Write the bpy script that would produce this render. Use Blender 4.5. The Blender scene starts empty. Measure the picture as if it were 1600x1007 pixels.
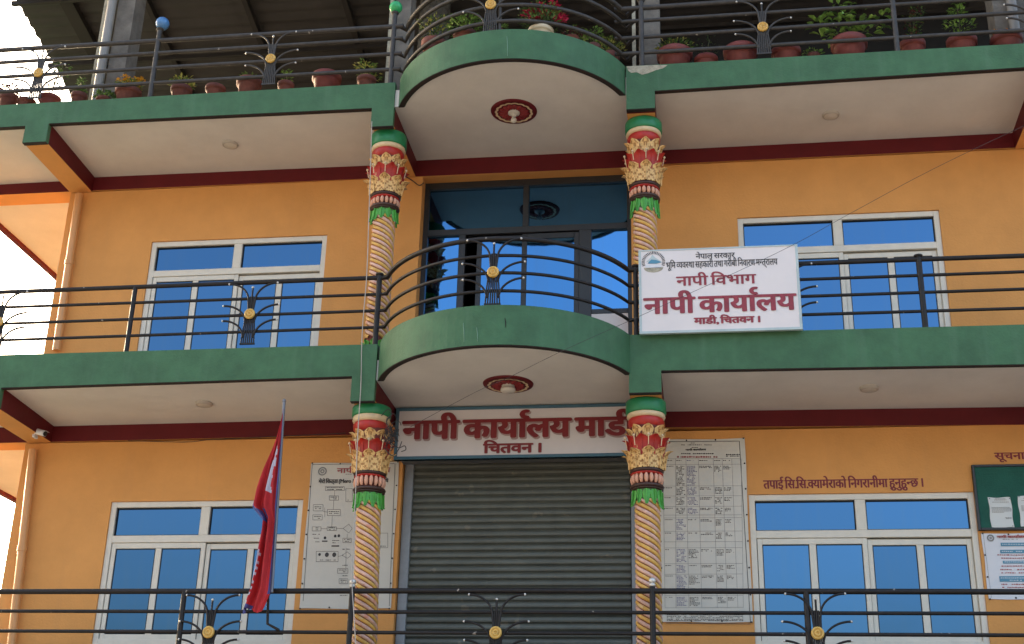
import bpy, math, random
from math import sin, cos, pi, radians, sqrt
from mathutils import Vector, Matrix
random.seed(7)
S = bpy.context.scene
COL = S.collection
# ------------------------------------------------------------------ camera, sky, sun, exposure
F, PITCH, YAW, ROLL = 2059.5365, .3889, -.1481, .0258
CAM = Vector((1.2843, -13.7483, -4.9724))
cfw = Vector((sin(YAW)*cos(PITCH), cos(YAW)*cos(PITCH), sin(PITCH)))
cr0 = Vector((cos(YAW), -sin(YAW), 0)); cu0 = cr0.cross(cfw)
crt = cr0*cos(ROLL)+cu0*sin(ROLL); cup = cu0*cos(ROLL)-cr0*sin(ROLL)
cd = bpy.data.cameras.new('camera'); cam = bpy.data.objects.new('camera', cd); COL.objects.link(cam)
cam.matrix_world = Matrix.Translation(CAM) @ Matrix((crt, cup, -cfw)).transposed().to_4x4()
cd.sensor_width = 36; cd.lens = F/1600*36; cd.clip_end = 4000; cd.clip_start = .1
S.camera = cam
SUN_EL, SUN_AZ = radians(15), radians(-55)       # azimuth from +Y (behind the facade) towards -X
w = bpy.data.worlds.new('World'); S.world = w; w.use_nodes = True
wn = w.node_tree; bg = wn.nodes['Background']; bg.inputs['Strength'].default_value = .15
sky = wn.nodes.new('ShaderNodeTexSky'); sky.sky_type = 'NISHITA'; sky.sun_disc = False
sky.sun_elevation = SUN_EL; sky.sun_rotation = SUN_AZ; sky.dust_density = 9; sky.air_density = .9; sky.ozone_density = .6
wn.links.new(sky.outputs[0], bg.inputs['Color'])
sl = bpy.data.lights.new('sun', 'SUN'); sl.energy = .5; sl.angle = radians(25); sl.color = (1, .88, .74)
so = bpy.data.objects.new('sun', sl); COL.objects.link(so)
sd = Vector((sin(SUN_AZ)*cos(SUN_EL), cos(SUN_AZ)*cos(SUN_EL), sin(SUN_EL)))
so.rotation_euler = sd.to_track_quat('Z', 'Y').to_euler()
so.location = (-20, 10, 20)
S.view_settings.view_transform = 'Standard'; S.view_settings.look = 'None'; S.view_settings.gamma = 1
S.view_settings.use_curve_mapping = False; S.view_settings.exposure = 2.68

def at(px, py, y=0.):
    """point on the plane of depth y seen at photograph pixel px, py"""
    d = crt*((px-800)/F) + cup*((503.5-py)/F) + cfw
    return CAM + d*((y-CAM.y)/d.y)
def atz(px, py, z):
    d = crt*((px-800)/F) + cup*((503.5-py)/F) + cfw
    return CAM + d*((z-CAM.z)/d.z)

# ------------------------------------------------------------------ materials
def mat(name, col, rough=.6, metal=0., var=.12, scale=3., bump=0., bscale=60., streak=0., spec=.5, dirt=None, fleck=0., fcol=(.5, .47, .42), fscale=30., rnd=0.):
    m = bpy.data.materials.new(name); m.use_nodes = True; nt = m.node_tree; b = nt.nodes['Principled BSDF']
    b.inputs['Roughness'].default_value = rough; b.inputs['Metallic'].default_value = metal
    b.inputs['Specular IOR Level'].default_value = spec
    tc = nt.nodes.new('ShaderNodeNewGeometry')
    n = nt.nodes.new('ShaderNodeTexNoise'); n.inputs['Scale'].default_value = scale; n.inputs['Detail'].default_value = 6; n.inputs['Roughness'].default_value = .65
    nt.links.new(tc.outputs['Position'], n.inputs['Vector'])
    mr = nt.nodes.new('ShaderNodeMapRange'); mr.inputs[1].default_value = .3; mr.inputs[2].default_value = .7
    mr.inputs[3].default_value = 1-var; mr.inputs[4].default_value = 1+var
    nt.links.new(n.outputs['Fac'], mr.inputs[0])
    mx = nt.nodes.new('ShaderNodeVectorMath'); mx.operation = 'SCALE'; mx.inputs[0].default_value = col
    nt.links.new(mr.outputs[0], mx.inputs['Scale'])
    out = mx.outputs[0]
    if rnd:
        oi = nt.nodes.new('ShaderNodeObjectInfo'); ro = nt.nodes.new('ShaderNodeMapRange'); ro.inputs[3].default_value = 1-rnd; ro.inputs[4].default_value = 1+rnd
        nt.links.new(oi.outputs['Random'], ro.inputs[0]); sv = nt.nodes.new('ShaderNodeVectorMath'); sv.operation = 'SCALE'
        nt.links.new(out, sv.inputs[0]); nt.links.new(ro.outputs[0], sv.inputs['Scale']); out = sv.outputs[0]
    if streak:
        mp = nt.nodes.new('ShaderNodeMapping'); mp.inputs['Scale'].default_value = (9, 9, .5)
        nt.links.new(tc.outputs['Position'], mp.inputs['Vector'])
        n2 = nt.nodes.new('ShaderNodeTexNoise'); n2.inputs['Scale'].default_value = 1.; n2.inputs['Detail'].default_value = 5
        nt.links.new(mp.outputs[0], n2.inputs['Vector'])
        r2 = nt.nodes.new('ShaderNodeMapRange'); r2.inputs[1].default_value = .55; r2.inputs[2].default_value = .8
        r2.inputs[3].default_value = 0; r2.inputs[4].default_value = streak
        nt.links.new(n2.outputs['Fac'], r2.inputs[0])
        mm = nt.nodes.new('ShaderNodeMix'); mm.data_type = 'RGBA'; mm.inputs[7].default_value = (*(dirt or (.35, .36, .33)), 1)
        nt.links.new(r2.outputs[0], mm.inputs[0]); nt.links.new(out, mm.inputs[6]); out = mm.outputs[2]
    if fleck:
        n4 = nt.nodes.new('ShaderNodeTexNoise'); n4.inputs['Scale'].default_value = fscale; n4.inputs['Detail'].default_value = 2
        nt.links.new(tc.outputs['Position'], n4.inputs['Vector'])
        r4 = nt.nodes.new('ShaderNodeMapRange'); r4.inputs[1].default_value = fleck; r4.inputs[2].default_value = fleck+.04
        nt.links.new(n4.outputs['Fac'], r4.inputs[0])
        m4 = nt.nodes.new('ShaderNodeMix'); m4.data_type = 'RGBA'; m4.inputs[7].default_value = (*fcol, 1)
        nt.links.new(r4.outputs[0], m4.inputs[0]); nt.links.new(out, m4.inputs[6]); out = m4.outputs[2]
    nt.links.new(out, b.inputs['Base Color'])
    if bump:
        n3 = nt.nodes.new('ShaderNodeTexNoise'); n3.inputs['Scale'].default_value = bscale; n3.inputs['Detail'].default_value = 4
        nt.links.new(tc.outputs['Position'], n3.inputs['Vector'])
        bp = nt.nodes.new('ShaderNodeBump'); bp.inputs['Strength'].default_value = bump; bp.inputs['Distance'].default_value = .01
        nt.links.new(n3.outputs['Fac'], bp.inputs['Height']); nt.links.new(bp.outputs[0], b.inputs['Normal'])
    return m
M = {}
M['orange'] = mat('orange_paint', (.66, .305, .088), .75, var=.09, scale=1.3, bump=.35, bscale=38, streak=.16, dirt=(.50, .25, .10), spec=.3)
M['green'] = mat('green_paint', (.048, .130, .060), .6, var=.2, scale=3.5, bump=.4, bscale=40, streak=.45, dirt=(.085, .17, .10), spec=.35)
M['maroon'] = mat('maroon_paint', (.11, .006, .009), .6, var=.12, scale=3, bump=.15, spec=.3)
M['ceiling'] = mat('ceiling_paint', (.65, .625, .585), .85, var=.07, scale=1.6, bump=.2, bscale=30, spec=.2)
M['cream'] = mat('window_cream', (.68, .63, .53), .4, var=.06, scale=6)
M['seal'] = mat('rubber_seal', (.012, .012, .014), .6)
M['dark'] = mat('drip_shadow_groove', (.02, .012, .01), .8)
M['alu'] = mat('dark_door_frame', (.022, .022, .024), .4, spec=.5)
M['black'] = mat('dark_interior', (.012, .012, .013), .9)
M['rail'] = mat('black_rail_paint', (.011, .0085, .008), .5, var=.4, scale=14, bump=.2, bscale=90, spec=.35, fleck=.73, fscale=16, fcol=(.30, .26, .22))
M['railg'] = mat('grey_rail_paint', (.045, .041, .038), .55, var=.35, scale=12, bump=.2, bscale=90, spec=.4, fleck=.73, fscale=16, fcol=(.35, .33, .30))
M['gold'] = mat('gold_rosette', (.62, .38, .09), .4, var=.2, scale=20)
M['tip'] = mat('bright_bar_tip', (.6, .58, .54), .35, metal=.6)
M['shutter'] = mat('shutter_steel', (.105, .113, .097), .5, metal=.1, var=.14, scale=5, streak=.3, dirt=(.07, .068, .055), rnd=.07, fleck=.68, fcol=(.17, .16, .13), fscale=7)
M['guide'] = mat('shutter_guide', (.25, .27, .29), .5, metal=.3, var=.12, scale=6)
M['white'] = mat('signboard_white', (.72, .66, .64), .5, var=.03, scale=3, streak=.06, dirt=(.5, .5, .48))
M['white2'] = mat('entrance_board_white', (.62, .58, .58), .5, var=.04, scale=3, streak=.08, dirt=(.42, .42, .4))
M['signblue'] = mat('signboard_edge_blue', (.42, .50, .50), .5)
M['frameblue'] = mat('blue_sign_frame', (.045, .12, .17), .5)
M['red'] = mat('sign_red', (.19, .008, .012), .5, var=.12, scale=12)
M['redfade'] = mat('faded_sign_red', (.27, .03, .045), .55, var=.18, scale=16)
M['pinkgrey'] = mat('lettering_shade_pink', (.36, .25, .24), .6)
M['ink'] = mat('black_ink', (.05, .045, .045), .6, var=.3, scale=40)
M['inkblue'] = mat('blue_ink', (.10, .10, .22), .6)
M['inkred'] = mat('red_ink', (.36, .08, .08), .6)
M['inkgrey'] = mat('grey_ink', (.22, .21, .20), .6)
M['cyan'] = mat('cyan_print', (.08, .24, .34), .6)
M['vinyl'] = mat('banner_vinyl', (.58, .545, .47), .45, var=.05, scale=2, streak=.08, dirt=(.42, .39, .33))
M['poster'] = mat('poster_paper', (.66, .66, .68), .6, var=.03)
M['paper'] = mat('white_paper', (.62, .64, .62), .7, var=.03)
M['felt'] = mat('notice_board_green', (.008, .085, .06), .85, var=.15, scale=8, bump=.2)
M['pipe'] = mat('orange_pipe', (.62, .30, .11), .45, var=.08)
M['pvc'] = mat('grey_pvc', (.24, .23, .215), .5, var=.12)
M['concrete'] = mat('bare_concrete', (.15, .135, .115), .9, var=.35, scale=5, bump=.8, bscale=25)
M['rough'] = mat('dark_rough_concrete', (.085, .08, .07), .95, var=.6, scale=18, bump=1, bscale=20)
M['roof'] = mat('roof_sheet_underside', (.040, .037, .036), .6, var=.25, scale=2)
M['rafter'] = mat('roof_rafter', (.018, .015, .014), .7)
M['steel'] = mat('galvanised_channel', (.16, .16, .16), .5, metal=.3)
M['c_green'] = mat('capital_green', (.012, .19, .07), .4, var=.12, scale=10)
M['c_red'] = mat('capital_red', (.42, .018, .010), .45, var=.2, scale=14)
M['c_cream'] = mat('capital_cream', (.66, .50, .30), .5, var=.12, scale=14)
M['c_gold'] = mat('capital_gold', (.72, .46, .18), .45, var=.22, scale=22, fleck=.62, fscale=45, fcol=(.40, .19, .05))
M['c_vein'] = mat('capital_vein', (.40, .20, .06), .6)
M['c_brown'] = mat('capital_brown', (.055, .025, .018), .5)
M['c_pink'] = mat('capital_pink', (.66, .34, .22), .5, var=.12, scale=20)
M['c_leaf'] = mat('capital_leaf_green', (.07, .34, .04), .45, var=.25, scale=20)
M['s_pink'] = mat('strand_pink', (.64, .40, .31), .5, var=.2, scale=20, fleck=.62, fscale=14, fcol=(.66, .30, .20))
M['s_yel'] = mat('strand_ochre', (.62, .36, .08), .45, var=.2, scale=20, fleck=.60, fscale=12, fcol=(.68, .46, .20))
M['s_core'] = mat('strand_groove', (.15, .03, .02), .8)
M['lamp'] = mat('lamp_plastic', (.55, .52, .46), .4)
M['lamprim'] = mat('lamp_rim', (.42, .38, .33), .45)
M['terra'] = mat('terracotta_red', (.15, .030, .024), .65, rnd=.15, var=.22, scale=12, bump=.2)
M['terrad'] = mat('terracotta_dull', (.13, .04, .028), .75, rnd=.25, var=.35, scale=12, bump=.4)
M['creampot'] = mat('cream_pot', (.55, .47, .33), .6)
M['soil'] = mat('soil', (.03, .02, .015), 1.)
M['stem'] = mat('stem', (.06, .06, .02), .8)
M['ball_b'] = mat('blue_ball_paint', (.07, .20, .42), .3, var=.25, scale=20)
M['ball_g'] = mat('green_ball_paint', (.03, .36, .12), .3, var=.2, scale=20)
M['flagred'] = mat('flag_crimson', (.52, .022, .025), .75, var=.12, scale=6)
M['flagblue'] = mat('flag_blue', (.07, .08, .26), .75)
M['flagwhite'] = mat('flag_white', (.55, .50, .56), .75)
M['pole'] = mat('pole_grey_blue', (.17, .175, .20), .4, metal=.3)
M['wire'] = mat('wire_black', (.03, .028, .028), .6)
M['cord'] = mat('pale_cord', (.42, .38, .34), .7)
M['plaster'] = mat('bare_plaster', (.36, .33, .25), .95, var=.3, scale=20, bump=.6)
M['groundm'] = mat('ground_dust', (.27, .24, .20), .95, var=.2, scale=.4, bump=.3, bscale=8)
M['petal_m'] = mat('magenta_petal', (.50, .02, .09), .6, var=.2)
M['petal_y'] = mat('yellow_petal', (.75, .42, .03), .6)
M['petal_o'] = mat('orange_petal', (.75, .28, .03), .6)
M['bouncecut'] = mat('bounce_cut_green', (.08, .12, .05), .95, var=.4, scale=.05)  # dark green of the added sheet that dims the ground bounce
def leafmat(name, c):
    m = mat(name, c, .5, var=.35, scale=25)
    return m
M['lf_mid'] = leafmat('leaf_mid', (.11, .21, .05)); M['lf_bright'] = leafmat('leaf_bright', (.22, .38, .08))
M['lf_dark'] = leafmat('leaf_dark', (.05, .10, .03)); M['lf_red'] = leafmat('leaf_red', (.10, .018, .022))
M['lf_yel'] = leafmat('leaf_yellow', (.38, .38, .10))
def glass(name, tint, rough=.03, wav=.02):
    m = bpy.data.materials.new(name); m.use_nodes = True; nt = m.node_tree; b = nt.nodes['Principled BSDF']
    b.inputs['Metallic'].default_value = 1.; b.inputs['Roughness'].default_value = rough
    g = nt.nodes.new('ShaderNodeNewGeometry')
    mp = nt.nodes.new('ShaderNodeMapping'); mp.inputs['Scale'].default_value = (14, 14, 1.)
    n = nt.nodes.new('ShaderNodeTexNoise'); n.inputs['Scale'].default_value = 1.; n.inputs['Detail'].default_value = 4
    nt.links.new(g.outputs['Position'], mp.inputs[0]); nt.links.new(mp.outputs[0], n.inputs['Vector'])
    r = nt.nodes.new('ShaderNodeMapRange'); r.inputs[1].default_value = .5; r.inputs[2].default_value = .85; r.inputs[3].default_value = 0; r.inputs[4].default_value = .22
    nt.links.new(n.outputs['Fac'], r.inputs[0])
    mm = nt.nodes.new('ShaderNodeMix'); mm.data_type = 'RGBA'; mm.inputs[6].default_value = (*tint, 1); mm.inputs[7].default_value = (.10, .16, .22, 1)
    nt.links.new(r.outputs[0], mm.inputs[0]); oi = nt.nodes.new('ShaderNodeObjectInfo'); orr = nt.nodes.new('ShaderNodeMapRange'); orr.inputs[3].default_value = .86; orr.inputs[4].default_value = 1.12
    nt.links.new(oi.outputs['Random'], orr.inputs[0]); sc_ = nt.nodes.new('ShaderNodeVectorMath'); sc_.operation = 'SCALE'
    nt.links.new(mm.outputs[2], sc_.inputs[0]); nt.links.new(orr.outputs[0], sc_.inputs['Scale'])
    nt.links.new(sc_.outputs[0], b.inputs['Base Color'])
    n2 = nt.nodes.new('ShaderNodeTexNoise'); n2.inputs['Scale'].default_value = 2.5; nt.links.new(g.outputs['Position'], n2.inputs['Vector'])
    bp = nt.nodes.new('ShaderNodeBump'); bp.inputs['Strength'].default_value = wav; bp.inputs['Distance'].default_value = .05
    nt.links.new(n2.outputs['Fac'], bp.inputs['Height']); nt.links.new(bp.outputs[0], b.inputs['Normal'])
    return m
M['rosered'] = mat('rose_petal_red', (.20, .012, .014), .55)  # own deep red of the ceiling rose petals
M['run'] = mat('paint_run_pale', (.13, .25, .17), .6)
M['glass'] = glass('blue_reflective_glass', (.060, .145, .27))
M['glassd'] = glass('door_reflective_glass', (.07, .205, .41))

# ------------------------------------------------------------------ mesh helpers
class MB:
    def __init__(s): s.v = []; s.f = []; s.m = []; s.sm = []
    def add(s, v, f, m=0, smooth=False):
        o = len(s.v); s.v += [tuple(p) for p in v]
        s.f += [tuple(o+i for i in q) for q in f]; s.m += [m]*len(f); s.sm += [smooth]*len(f); return s
    def box(s, x0, x1, y0, y1, z0, z1, m=0, mbottom=None):
        v = [(x, y, z) for x in (x0, x1) for y in (y0, y1) for z in (z0, z1)]
        f = [(0, 1, 3, 2), (4, 6, 7, 5), (0, 4, 5, 1), (2, 3, 7, 6), (1, 5, 7, 3)]
        s.add(v, f, m); s.add(v, [(0, 2, 6, 4)], m if mbottom is None else mbottom); return s
    def bbox(s, x0, x1, y0, y1, z0, z1, b=.004, m=0):
        """box with chamfered front edges (front = low y)"""
        v = [(x0, y1, z0), (x1, y1, z0), (x1, y1, z1), (x0, y1, z1), (x0, y0+b, z0), (x1, y0+b, z0), (x1, y0+b, z1), (x0, y0+b, z1),
             (x0+b, y0, z0+b), (x1-b, y0, z0+b), (x1-b, y0, z1-b), (x0+b, y0, z1-b)]
        f = [(0, 3, 2, 1), (0, 1, 5, 4), (1, 2, 6, 5), (2, 3, 7, 6), (3, 0, 4, 7), (4, 5, 9, 8), (5, 6, 10, 9), (6, 7, 11, 10), (7, 4, 8, 11), (8, 9, 10, 11)]
        s.add(v, f, m); return s
    def prism(s, pts, y0, y1, m=0):
        """pts: (x, z) outline seen from the front, extruded from y0 to y1"""
        n = len(pts); a = sum(pts[i][0]*pts[(i+1) % n][1]-pts[(i+1) % n][0]*pts[i][1] for i in range(n))
        if a < 0: pts = pts[::-1]
        v = [(x, y0, z) for x, z in pts]+[(x, y1, z) for x, z in pts]
        f = [tuple(range(n)), tuple(range(2*n-1, n-1, -1))]+[(i, n+i, n+(i+1) % n, (i+1) % n) for i in range(n)]
        s.add(v, f, m); return s
    def slab(s, pts, z0, z1, m=0, mtop=None):
        """pts: (x, y) outline extruded from z0 to z1"""
        n = len(pts); a = sum(pts[i][0]*pts[(i+1) % n][1]-pts[(i+1) % n][0]*pts[i][1] for i in range(n))
        if a < 0: pts = pts[::-1]
        v = [(x, y, z0) for x, y in pts]+[(x, y, z1) for x, y in pts]
        s.add(v, [tuple(range(n-1, -1, -1))]+[(i, (i+1) % n, n+(i+1) % n, n+i) for i in range(n)], m)
        s.add([v[n+i] for i in range(n)], [tuple(range(n))], m if mtop is None else mtop); return s
    def tube(s, pts, r, n=8, m=0, cap=True, smooth=True):
        pts = [Vector(p) for p in pts]; rs = r if isinstance(r, (list, tuple)) else [r]*len(pts)
        v = []; u = None
        for i, p in enumerate(pts):
            t = (pts[min(i+1, len(pts)-1)]-pts[max(i-1, 0)]).normalized()
            if u is None:
                u = t.cross(Vector((0, 0, 1)))
                if u.length < 1e-3: u = Vector((1, 0, 0))
                u.normalize()
            else:
                u = (u-t*u.dot(t)).normalized()
            w_ = t.cross(u)
            v += [p+(u*cos(2*pi*k/n)+w_*sin(2*pi*k/n))*rs[i] for k in range(n)]
        L = len(pts)
        f = [(i*n+k, i*n+(k+1) % n, (i+1)*n+(k+1) % n, (i+1)*n+k) for i in range(L-1) for k in range(n)]
        s.add(v, f, m, smooth)
        if cap: s.add(v[:n], [tuple(range(n-1, -1, -1))], m); s.add(v[-n:], [tuple(range(n))], m)
        return s
    def lathe(s, prof, c=(0, 0, 0), n=24, m=0, axis='z', smooth=True):
        """prof: (radius, height) list"""
        c = Vector(c); v = []
        for r, h in prof:
            for k in range(n):
                a = 2*pi*k/n
                v.append(c+(Vector((r*cos(a), r*sin(a), h)) if axis == 'z' else Vector((r*cos(a), -h, r*sin(a)))))
        L = len(prof)
        f = [(i*n+k, i*n+(k+1) % n, (i+1)*n+(k+1) % n, (i+1)*n+k) for i in range(L-1) for k in range(n)]
        s.add(v, f, m, smooth); return s
    def ball(s, c, r, n=12, m=0):
        return s.lathe([(max(r*sin(pi*i/8), 1e-4), -r*cos(pi*i/8)) for i in range(9)], c, n, m)
    def obj(s, name, mats, parent=None, org=(0, 0, 0), loc=(0, 0, 0)):
        me = bpy.data.meshes.new(name); o3 = Vector(org)
        me.from_pydata([Vector(p)-o3 for p in s.v], [], s.f)
        for m in (mats if isinstance(mats, (list, tuple)) else [mats]): me.materials.append(M[m] if isinstance(m, str) else m)
        me.polygons.foreach_set('material_index', s.m); me.polygons.foreach_set('use_smooth', s.sm)
        me.update()
        o = bpy.data.objects.new(name, me); COL.objects.link(o); o.location = loc
        if parent is not None: o.parent = parent
        return o
def tag(o, label=None, cat=None, group=None, kind=None):
    if label: o['label'] = label
    if cat: o['category'] = cat
    if group: o['group'] = group
    if kind: o['kind'] = kind
    return o
def thing(name, loc, label, cat, group=None):
    o = bpy.data.objects.new(name, None); o.empty_display_size = .1; COL.objects.link(o); o.location = loc
    return tag(o, label, cat, group)
def inst(o, parent, loc=(0, 0, 0), rot=(0, 0, 0), scale=None, name=None):
    c = o.copy(); COL.objects.link(c); c.parent = parent; c.location = loc; c.rotation_euler = rot
    if scale: c.scale = scale
    return c
def xz(px, py, y=0.):
    p = at(px, py, y); return (p.x, p.z)

# ------------------------------------------------------------------ Devanagari lettering (shaped by hand)
_gc = {}
def glyphs(t):
    if t in _gc: return _gc[t]
    c = bpy.data.curves.new('tmp', 'FONT'); c.body = t; c.size = 1.; c.resolution_u = 4
    o = bpy.data.objects.new('tmp', c); COL.objects.link(o)
    bpy.context.view_layer.update()
    me = bpy.data.meshes.new_from_object(o.evaluated_get(bpy.context.evaluated_depsgraph_get()))
    v = [(p.co.x, p.co.y) for p in me.vertices]; f = [tuple(p.vertices) for p in me.polygons]
    bpy.data.objects.remove(o); bpy.data.curves.remove(c); bpy.data.meshes.remove(me)
    _gc[t] = (v, f); return v, f
def clipx(v, f, xc):
    nv = []; nf = []
    for q in f:
        poly = [v[i] for i in q]; out = []
        for i in range(len(poly)):
            a, b = poly[i], poly[(i+1) % len(poly)]
            if a[0] <= xc: out.append(a)
            if (a[0] <= xc) != (b[0] <= xc):
                t = (xc-a[0])/(b[0]-a[0]); out.append((xc, a[1]+t*(b[1]-a[1])))
        if len(out) > 2: nf.append(tuple(range(len(nv), len(nv)+len(out)))); nv += out
    return nv, nf
def layout(tokens):
    V, Fs = [], []; x = 0
    for tk in tokens:
        if tk == ' ': x += .17; continue
        if tk == '^':                                   # the hook of a leading r, above the line
            pts = [(x-.02+.13*cos(a)*.9, .80+.10*sin(a)) for a in [radians(d) for d in range(-70, -291, -20)]]
            th = .04; L = len(pts); o = len(V)
            for i, p in enumerate(pts):
                c = (x-.02, .80); d = (p[0]-c[0], p[1]-c[1]); l = sqrt(d[0]**2+d[1]**2)
                V.append((p[0]+d[0]/l*th, p[1]+d[1]/l*th)); V.append((p[0]-d[0]/l*th*.6, p[1]-d[1]/l*th*.6))
            Fs += [(o+2*i, o+2*i+1, o+2*i+3, o+2*i+2) for i in range(L-1)]; continue
        if tk[0] == '/':                                # half letter: the stem on the right cut away
            fr = float(tk[1:4]); v, f = glyphs(tk[4:]); X = max(p[0] for p in v)*fr; v, f = clipx(v, f, X)
            w_ = X
        else:
            v, f = glyphs(tk); w_ = max(p[0] for p in v)
        o = len(V); V += [(p[0]+x, p[1]) for p in v]; Fs += [tuple(o+i for i in q) for q in f]; x += w_-.01
    return V, Fs
def lettering(tokens, x0, x1, z0, z1, y, name, m, parent, org, bold=(0, 0), nb=1, slant=0., layer=.0006, dx=0, dz=0, zr=None):
    """lettering fitted to the rectangle x0..x1, z0..z1 and laid just in front of y, thickened by brush-width copies"""
    V, Fs = layout(tokens)
    ax, bx = min(p[0] for p in V), max(p[0] for p in V); az, bz = min(p[1] for p in V), max(p[1] for p in V)
    sx, sz = (x1-x0)/(bx-ax), (z1-z0)/(bz-az); b = MB()
    offs = [(0, 0)] if nb == 1 else [(bold[0]*cos(2*pi*k/nb), bold[1]*sin(2*pi*k/nb)) for k in range(nb)]
    for k, (ox, oz) in enumerate(offs):
        b.add([(x0+(p[0]-ax)*sx+ox+dx+slant*((p[1]-az)*sz), y-.0015-layer*k, z0+(p[1]-az)*sz+oz+dz+((zr or 0)*(p[0]-ax)*sx)) for p in V], Fs)
    return b.obj(name, m, parent, org)
T_NAPI = ['नापी']; T_KARY = ['काया', '^', 'लय']
# ------------------------------------------------------------------ ground
GZ = -6.4
b = MB()
R_ = 1500
b.add([(-R_, -R_, GZ), (R_, -R_, GZ), (R_, R_, GZ), (-R_, R_, GZ)], [(0, 1, 2, 3)])
tag(b.obj('ground', 'groundm'), kind='structure')
b = MB().add([(-400, -3, GZ+.004), (-9.7, -3, GZ+.004), (-9.7, 400, GZ+.004), (-400, 400, GZ+.004)], [(0, 1, 2, 3)])  # unseen sheet, added to cut the ground bounce at the far left
tag(b.obj('bounce_cut_sheet', 'bouncecut'), kind='structure')
b = MB().box(-9.5, 8, -2.6, 7.5, GZ+.002, GZ+.14)
tag(b.obj('pavement', 'concrete'), kind='structure')

# ------------------------------------------------------------------ the building
B = thing('office_building', (0, 0, GZ), 'three storey orange office building with green balcony edges, maroon beams and blue windows', 'building')
BO = (0, 0, GZ)
ZT, ZM, ZG = 3.2, 0., -3.2
YF = -1.275
# --- straight fascias (green), traced on the front plane, with a drop at every cross beam
def fasc(px): return [xz(x, y, YF) for x, y in px]
xl0, xl1 = -6.397, -6.109
xr0, xr1 = 4.95, 5.24
def left_fascia(topx, topA, bot0, botA, notch, xe, hbeam):
    (ax, az), (bx, bz) = topx; z_l = az; zb0 = bot0
    return None
tl = fasc([(0, 165), (618, 129), (619, 196), (579, 197), (579, 169), (77, 193), (73, 221), (35, 224), (35, 197)])
zt0 = tl[0][1]; zb0 = tl[8][1]
f1 = [(-8.05, zt0)]+[tl[1], (tl[1][0], tl[2][1]), (tl[3][0], tl[2][1]), (tl[3][0], tl[4][1]), (xl1, tl[5][1]), (xl1, tl[6][1]), (xl0, tl[6][1]), (xl0, zb0), (-8.05, zb0)]
ml = fasc([(0, 555), (590, 538), (590, 626), (547, 627), (547, 588), (0, 606)])
f2 = [(-8.3, ml[0][1]), ml[1], (ml[1][0], ml[2][1]), (ml[3][0], ml[2][1]), (ml[3][0], ml[4][1]), (xl1, ml[5][1]), (xl1, ml[5][1]-.215), (xl0, ml[5][1]-.215), (xl0, ml[5][1]), (-8.3, ml[5][1])]
tr = fasc([(978, 104), (1600, 68), (1600, 105), (1023, 142), (1023, 171), (979, 171)])
f3 = [tr[0], (xr1+1.3, tr[1][1]), (xr1+1.3, tr[2][1]), (xr1, tr[2][1]), (xr1, tr[2][1]-.22), (xr0, tr[2][1]-.22), (xr0, tr[2][1]), tr[3], (tr[3][0], tr[5][1]), (tr[0][0], tr[5][1])]
mr_ = fasc([(982, 524), (1600, 508), (1600, 570), (1033, 579), (1033, 613), (981, 614)])
f4 = [mr_[0], (xr1+1.3, mr_[1][1]), (xr1+1.3, mr_[2][1]), (xr1, mr_[2][1]), (xr1, mr_[2][1]-.21), (xr0, mr_[2][1]-.21), (xr0, mr_[2][1]), mr_[3], (mr_[3][0], mr_[5][1]), (mr_[0][0], mr_[5][1])]
g1 = [(-8.3, ZG), (6.5, ZG), (6.5, ZG-.38), (-8.3, ZG-.38)]
for f in (f1, f2, f3, f4, g1):
    b = MB().prism(f, YF, YF+.07); b.obj('balcony_fascia', 'green', B, BO)
def drip(p, q, y0=YF+.004):
    b.add([(p[0], y0, p[1]-.008), (q[0], y0, q[1]-.008), (q[0], y0, q[1]), (p[0], y0, p[1]), (p[0], y0+.06, p[1]-.008), (q[0], y0+.06, q[1]-.008), (q[0], y0+.06, q[1]), (p[0], y0+.06, p[1])],
          [(0, 1, 2, 3), (4, 7, 6, 5), (0, 4, 5, 1), (0, 3, 7, 4), (1, 5, 6, 2)])
for f, segs in ((f1, ((2, 3), (4, 5), (6, 7), (8, 9))), (f2, ((2, 3), (4, 5), (6, 7), (8, 9))), (f3, ((2, 3), (4, 5), (6, 7), (8, 9))), (f4, ((2, 3), (4, 5), (6, 7), (8, 9)))):
    for i, j in segs:
        p, q = sorted((f[i], f[j])); b = MB(); drip(p, q); b.obj('drip_shadow_strip', 'dark', B, BO)  # near-black strip put in for the thin shadow under the fascia lip
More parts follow.
